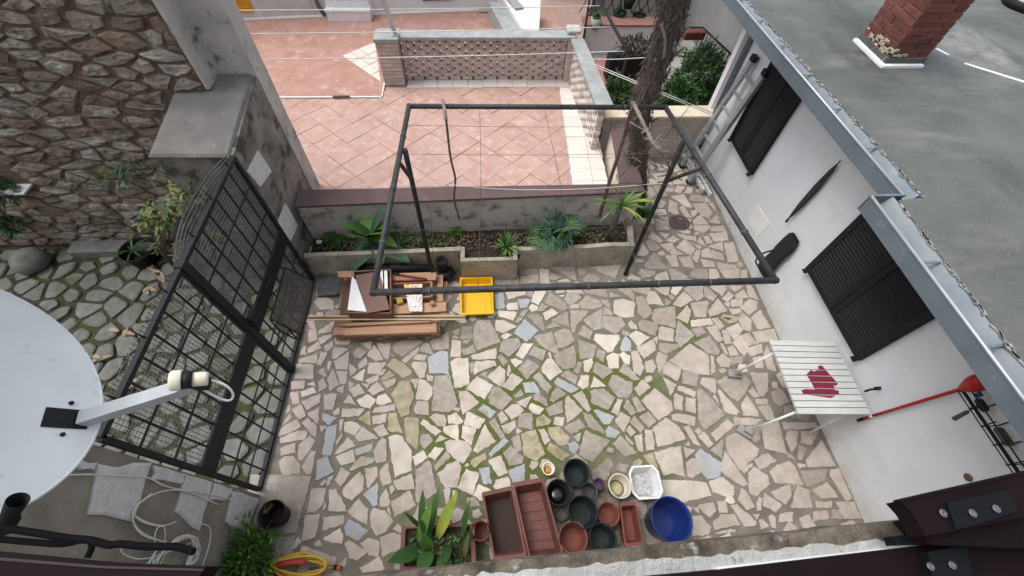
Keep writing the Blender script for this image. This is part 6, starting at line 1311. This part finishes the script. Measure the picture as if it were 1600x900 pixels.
def fan(t, c, d, n, L_, W_, mat, seed, spread=1.25):
    r = random.Random(seed); d = Vector(d).normalized(); s = d.cross(V(0, 0, 1)).normalized(); m = MB()
    for k in range(n):
        a = spread*(2*k/(n-1)-1); q = (d*math.cos(a)+s*math.sin(a)+V(0, 0, r.uniform(-.08, .08))).normalized(); m.leaf(c, q, L_*(1-.25*abs(a)/spread)*r.uniform(.9, 1.1), W_, r.uniform(.3, .8), 4, .4)
    m.build('fan_leaf', mat, t)
p = V(gp(865, 352, SZ).x, 3.45, SZ); t = plant('dwarf_fan_palm', p, 'dark green dwarf fan palm in the middle right of the planting bed')
rr = random.Random(12)
for k in range(24):
    a = k*2.4; e = rr.uniform(.2, 1.4); d = V(math.cos(a)*math.cos(e), math.sin(a)*math.cos(e)*.8, math.sin(e)); q = p+V(0, 0, .08)+d*rr.uniform(.1, .28)
    m = MB(); m.tube([p, q], .005, 5, False); m.build('stalk', GREEN1, t); fan(t, q, d+V(0, 0, -.25), 11, .21, .02, GREEN4 if k % 3 else GREEN1, k)
p = V(gp(935, 318, SZ).x, 3.42, SZ+.1); t = plant('yellow_green_palm', p, 'young yellow green palm with long arching blades at the foot of the gnarled vine')
rr = random.Random(13)
for k in range(22):
    a = rr.uniform(-1.0, 4.0); e = rr.uniform(.3, 1.25); m = MB(); m.leaf(p+V(.03, 0, .5), (math.cos(a)*math.cos(e), math.sin(a)*math.cos(e)*.6-.25, math.sin(e)), rr.uniform(.25, .48), .03, rr.uniform(.5, 1.2), 6, .4); m.build('blade', GREEN2 if k % 4 else GREEN5, t)
m = MB(); m.tube([p-V(0, 0, .15), p+V(.03, 0, .52)], [.045, .03], 8); m.build('stem', FIBRE, t)
p = gp(975, 345, SZ); t = plant('dark_groundcover', p, 'dark trailing stems in the shaded right end of the bed'); rosette(t, p, 26, .22, .012, [GREEN3, OLIVE], 14, (.05, .8), .6, 4)
p = gp(800, 372, SZ); t = plant('dry_twigs', p, 'dry brown twigs lying on the soil in the middle of the bed', 'twigs'); rr = random.Random(22)
for k in range(30):
    q = gp(rr.uniform(700, 965), rr.uniform(350, 382), SZ+.03); d = V(rr.uniform(-1, 1), rr.uniform(-.5, .5), rr.uniform(0, .35)).normalized(); m = MB(); L_ = rr.uniform(.08, .25); m.tube(smooth_path([q, q+d*L_*.5+V(0, .01, .015), q+d*L_]), .003, 4); m.build('twig', BARK, t)
t = plant('bed_litter', V(.3, 3.4, SZ), 'dry leaf litter scattered over the soil of the planting bed', 'leaf litter'); rr = random.Random(41); m = MB(); m2 = MB()
for k in range(260):
    x = rr.uniform(GX+.15, 1.75); y = rr.uniform(yl(x)+.1, 3.58); q = V(x, y, SZ+.035); m.leaf(q, rv(rr, 0, .4), rr.uniform(.02, .06), rr.uniform(.01, .022), .6, 2, .4)
for k in range(150):
    x = rr.choice((rr.uniform(-1.9, -.4), rr.uniform(.5, 1.7))); y = rr.uniform(yl(x)+.1, 3.58); m2.leaf(V(x, y, SZ+.03), rv(rr, .2, 1), rr.uniform(.05, .16), rr.uniform(.006, .014), .9, 3)
tag(m.build('dry_leaves', M('litter', (.22, .16, .11), (.13, .09, .06), 14, .9), t), kind='stuff'); tag(m2.build('seedlings', GREEN1, t), kind='stuff')
# aspidistra-like plant in the trough
p = gp(690, 850, .17); t = plant('trough_plant', V(p.x, p.y, .15), 'broad pointed green leaves, one partly yellow, growing in the planted trough')
LV = [((668, 842), (685, 765), .22, .05, GREEN1), ((684, 840), (712, 772), .3, .065, GREEN5), ((660, 835), (660, 770), .24, .045, GREEN1), ((655, 845), (672, 790), .3, .06, GREEN2), ((722, 838), (733, 785), .26, .032, GREEN1), ((655, 860), (610, 876), .24, .08, GREEN1), ((668, 862), (660, 895), .2, .09, GREEN1), ((690, 868), (700, 892), .2, .09, GREEN1), ((676, 850), (655, 812), .22, .04, GREEN3), ((700, 850), (695, 880), .2, .06, GREEN3), ((730, 845), (736, 828), .2, .05, GREEN1), ((660, 826), (634, 802), .2, .025, GREEN3), ((672, 858), (663, 836), .3, .07, GREEN2), ((725, 870), (731, 838), .2, .03, OLIVE)]
for a, c, h_, w_, mt in LV:
    b0_ = gp(*a, .16); e_ = gp(*c, .16+h_); m = MB(); d = (e_-b0_); m.leaf(b0_, d+V(0, 0, d.length*.28), d.length*1.06, w_*1.5, .55, 6, .25); m.build('leaf', mt, t)
rr = random.Random(17); m = MB()
for k in range(120): m.leaf(gp(rr.uniform(640, 735), rr.uniform(835, 880), .17), rv(rr, .3, 1), rr.uniform(.02, .06), .018, .3, 2)
m.build('weeds', GREEN1, t)
p = gp(402, 862); t = plant('parsley_bush', p, 'dense feathery green herb bush in front of the garden wall', 'bush'); bush(t, (p.x+.02, p.y-.05, .2), .30, .32, .24, 2600, .055, .022, [GREEN2, GREEN2, GREEN1], 18, .9, .35)
t = pot('plant_pot', 424, 803, 20, .2, BLACKP, 'black pot with a tiny sprig on the stone slab beside the bush', 'pot', .75, fill=SOIL)
q = WL[t.name]; m = MB(); rr = random.Random(2)
for k in range(26): m.leaf(q+V(-.07, .06, .14), rv(rr, .3, 1), .06, .02, .3, 2)
m.build('sprig', OLIVE, t)
# alley plants
t = plant('wall_weeds', (-3.5, SY-.08, 1.2), 'straggly weeds growing out of the rubble wall beside the buttress', 'weeds'); rr = random.Random(19)
for k in range(70):
    q = gy(rr.choice((rr.uniform(150, 215), rr.uniform(190, 300))), rr.uniform(250, 285), SY-.06); m = MB(); m.leaf(q, V(rr.uniform(-1, 1), -rr.uniform(.2, 1), rr.uniform(-.1, 1)), rr.uniform(.08, .2), .022, .9, 4); m.build('blade', rr.choice((OLIVE, GREEN4, GREEN1)), t)
p = gp(270, 385); t = plant('alley_shrub', V(p.x, 3.45, 0), 'olive green leafy shrub behind the upper part of the gate', 'shrub')
rr = random.Random(20); ms = [MB(), MB(), MB()]; st_ = MB()
for k in range(30):
    q = gy(rr.uniform(225, 345), rr.uniform(290, 400), rr.uniform(3.0, 3.6)); q.z = max(.1, q.z); st_.tube([V(p.x+.1, 3.45, 0), (q+V(p.x+.1, 3.45, 0))/2+V(0, 0, .1), q], .005, 4, False)
    for j in range(16): ms[rr.randrange(3)].leaf(q+rv(rr)*.07, rv(rr, -.3, 1), rr.uniform(.07, .12), .032, .8, 3)
for m_, mt in zip(ms, (OLIVE, GREEN1, OLIVE)): m_.build('foliage', mt, t)
st_.build('stems', BARK, t)
t = pot('alley_pot', 213, 388, 26, .22, BLACKP, 'big black pot with grass standing in front of the rubble wall', 'pot', .8, fill=SOIL); q = WL[t.name]; rosette(t, q+V(-.08, 0, .18), 18, .28, .02, [GREEN3, GREEN1], 23, (.2, 1.0), .8, 4)
for i, (x, y) in enumerate(((12, 352), (5, 300))):
    q = gy(x, y, SY-.12); t = plant('wall_fern', q, ['dark green plant low at the left edge of the rubble wall', 'dark green plant below the wall niche at the left edge'][i]); bush(t, q, .16, .1, .12, 160, .1, .03, [GREEN3, GREEN1], 24+i, .4)
t = plant('dry_leaves', (-3.6, 2.6, 0), 'scattered dry curled leaves on the cobbles along the gate', 'leaves'); rr = random.Random(26)
for x, y in ((237, 420), (228, 455), (190, 522), (262, 440), (150, 560), (205, 600)):
    for k in range(3): m = MB(); m.leaf(gp(x+rr.uniform(-6, 6), y+rr.uniform(-5, 5), .03), rv(rr, 0, .5), .13, .05, .5, 4, .5); m.build('leaf', M('dry_leaf', (.36, .27, .19), (.26, .19, .13), 12, .8) if 'dry_leaf' not in MATS else MATS['dry_leaf'], t)
# moss tuft in the paving
p = gp(1136, 498); t = plant('moss_tuft', p, 'small mossy green tuft between the paving stones near the white wall', 'moss'); bush(t, (p.x, p.y, .0), .09, .06, .035, 260, .025, .014, [OLIVE, GREEN5], 27, .9)

# palm trunk behind the terrace parapet
pt_ = thing('palm_tree', (2.16, 4.25, 0), 'shaggy brown palm trunk leaning over the corner of the terrace', 'palm tree')
path = [V(2.2, 4.3, -.02), V(2.12, 4.28, .5), gy(995, 225, 4.25), gy(1001, 168, 4.25), gy(1024, 112, 4.28), gy(1036, 66, 4.3), gy(1054, 12, 4.32), gy(1058, -40, 4.34), gy(1064, -110, 4.36)]
pp = smooth_path(path, 2)
m = MB(); m.tube(pp, [.105+.015*math.sin(i*1.7)+.025*i/len(pp) for i in range(len(pp))], 14); m.build('trunk', FIBRE, pt_)
m = MB(); rr = random.Random(28)
for k in range(2600):
    i = rr.randrange(2, len(pp)-1); c = pp[i].lerp(pp[i+1 if i+1 < len(pp) else i], rr.random()); a = rr.uniform(0, 6.3); d = V(math.cos(a), math.sin(a), 0)
    q = c+d*(.11+.02*rr.random()+.02*i/len(pp)); m.leaf(q, d*.45+V(rr.uniform(-.4, .4), rr.uniform(-.4, .4), rr.uniform(-1.4, .2)), rr.uniform(.03, .10), rr.uniform(.006, .02), 1.0, 2, .1)
tag(m.build('fibre', FIBRE, pt_), kind='stuff')
m = MB()
for k in range(30):
    i = rr.randrange(3, len(pp)-1); a = rr.uniform(0, 6.3); d = V(math.cos(a), math.sin(a), 0); q = pp[i]+d*.13; m.tube([q, q+d*rr.uniform(.04, .1)+V(0, 0, rr.uniform(.0, .12))], [.02, .008], 5)
m.build('leaf_stubs', MATS['pale_bark'], pt_)
top = pp[-1]
for k in range(16):
    a = k*2.4; e = rr.uniform(.0, 1.1); d = V(math.cos(a)*math.cos(e), math.sin(a)*math.cos(e), math.sin(e)+.15); q = top+d*.45; m = MB(); m.tube([top, q], .012, 5, False); m.build('stalk', GREEN1, pt_); fan(pt_, q, d, 15, .42, .035, GREEN1, 40+k, 1.4)
m = MB(); m.tube(smooth_path([gy(1033, 38, 4.15), gy(1040, 60, 4.12), gy(1038, 85, 4.12), gy(1036, 92, 4.15)]), .014, 6); m.build('aerial_root', MATS['pale_bark'], pt_)
p = gp(1022, 282, .0); t = plant('fern_tuft', V(p.x, p.y, 0), 'dark green fern tuft at the foot of the palm trunk'); rosette(t, V(2.2, 4.0, .1), 60, .34, .02, [GREEN3, GREEN1], 29, (.3, 1.3), .7, 4)
# shrubs in the neighbour's yard
for i, (x, y, Y_, rx, ry, rz, lab) in enumerate(((1092, 118, 6.5, .55, .5, .6, 'big dark green oleander shrub behind the palm and the low cream wall'), (968, 155, 6.0, .42, .4, .42, 'dark green shrub left of the palm behind the side lattice wall'), (1060, 150, 6.0, .4, .35, .35, 'lower dark green shrub directly behind the low cream wall'), (1118, 150, 6.1, .3, .35, .3, 'narrow green shrub beside the ladder and the corner of the white building'))):
    c = gy(x, y, Y_); t = plant('garden_shrub', V(c.x, c.y, 0), lab, 'shrub', 'shrubs in the neighbouring yard'); bush(t, c, rx, ry, rz, 5200 if i == 0 else 3000, .075, .024, [GREEN1, GREEN1, GREEN3], 50+i, .5, .6)
    m = MB(); m.tube([V(c.x, c.y, -.02), V(c.x, c.y, max(.2, c.z))], .03, 7); m.build('trunk', BARK, t)
c = gy(990, 82, 7.8); t = plant('purple_shrub', V(c.x, c.y, 0), 'purple brown leafy plant in a dark trough behind the terrace', 'plant'); bush(t, c+V(0, 0, .1), .42, .25, .25, 900, .07, .03, [PURPLE, PURPLE, OLIVE], 60, .5)
m = MB(); m.box((c.x, c.y, .2), (.9, .3, .44), bev=.02); m.build('trough', BLACKP, t)
q = gy(932, 32, 8.7); t = plant('green_vase', q-V(0, 0, .15), 'pale green flower pot on the white planter wall', 'pot'); m = MB(); m.lathe(q-V(0, 0, .15), [(.07, 0), (.11, .2), (.09, .2), (.06, .05)], 14); m.build('body', M('mint', (.40, .50, .42), rough=.6), t)
m = MB()
for k in range(40): m.leaf(q+V(0, 0, .05), rv(random.Random(k), .1, 1), .12, .05, .6, 3)
m.build('leaves', GREEN1, t)
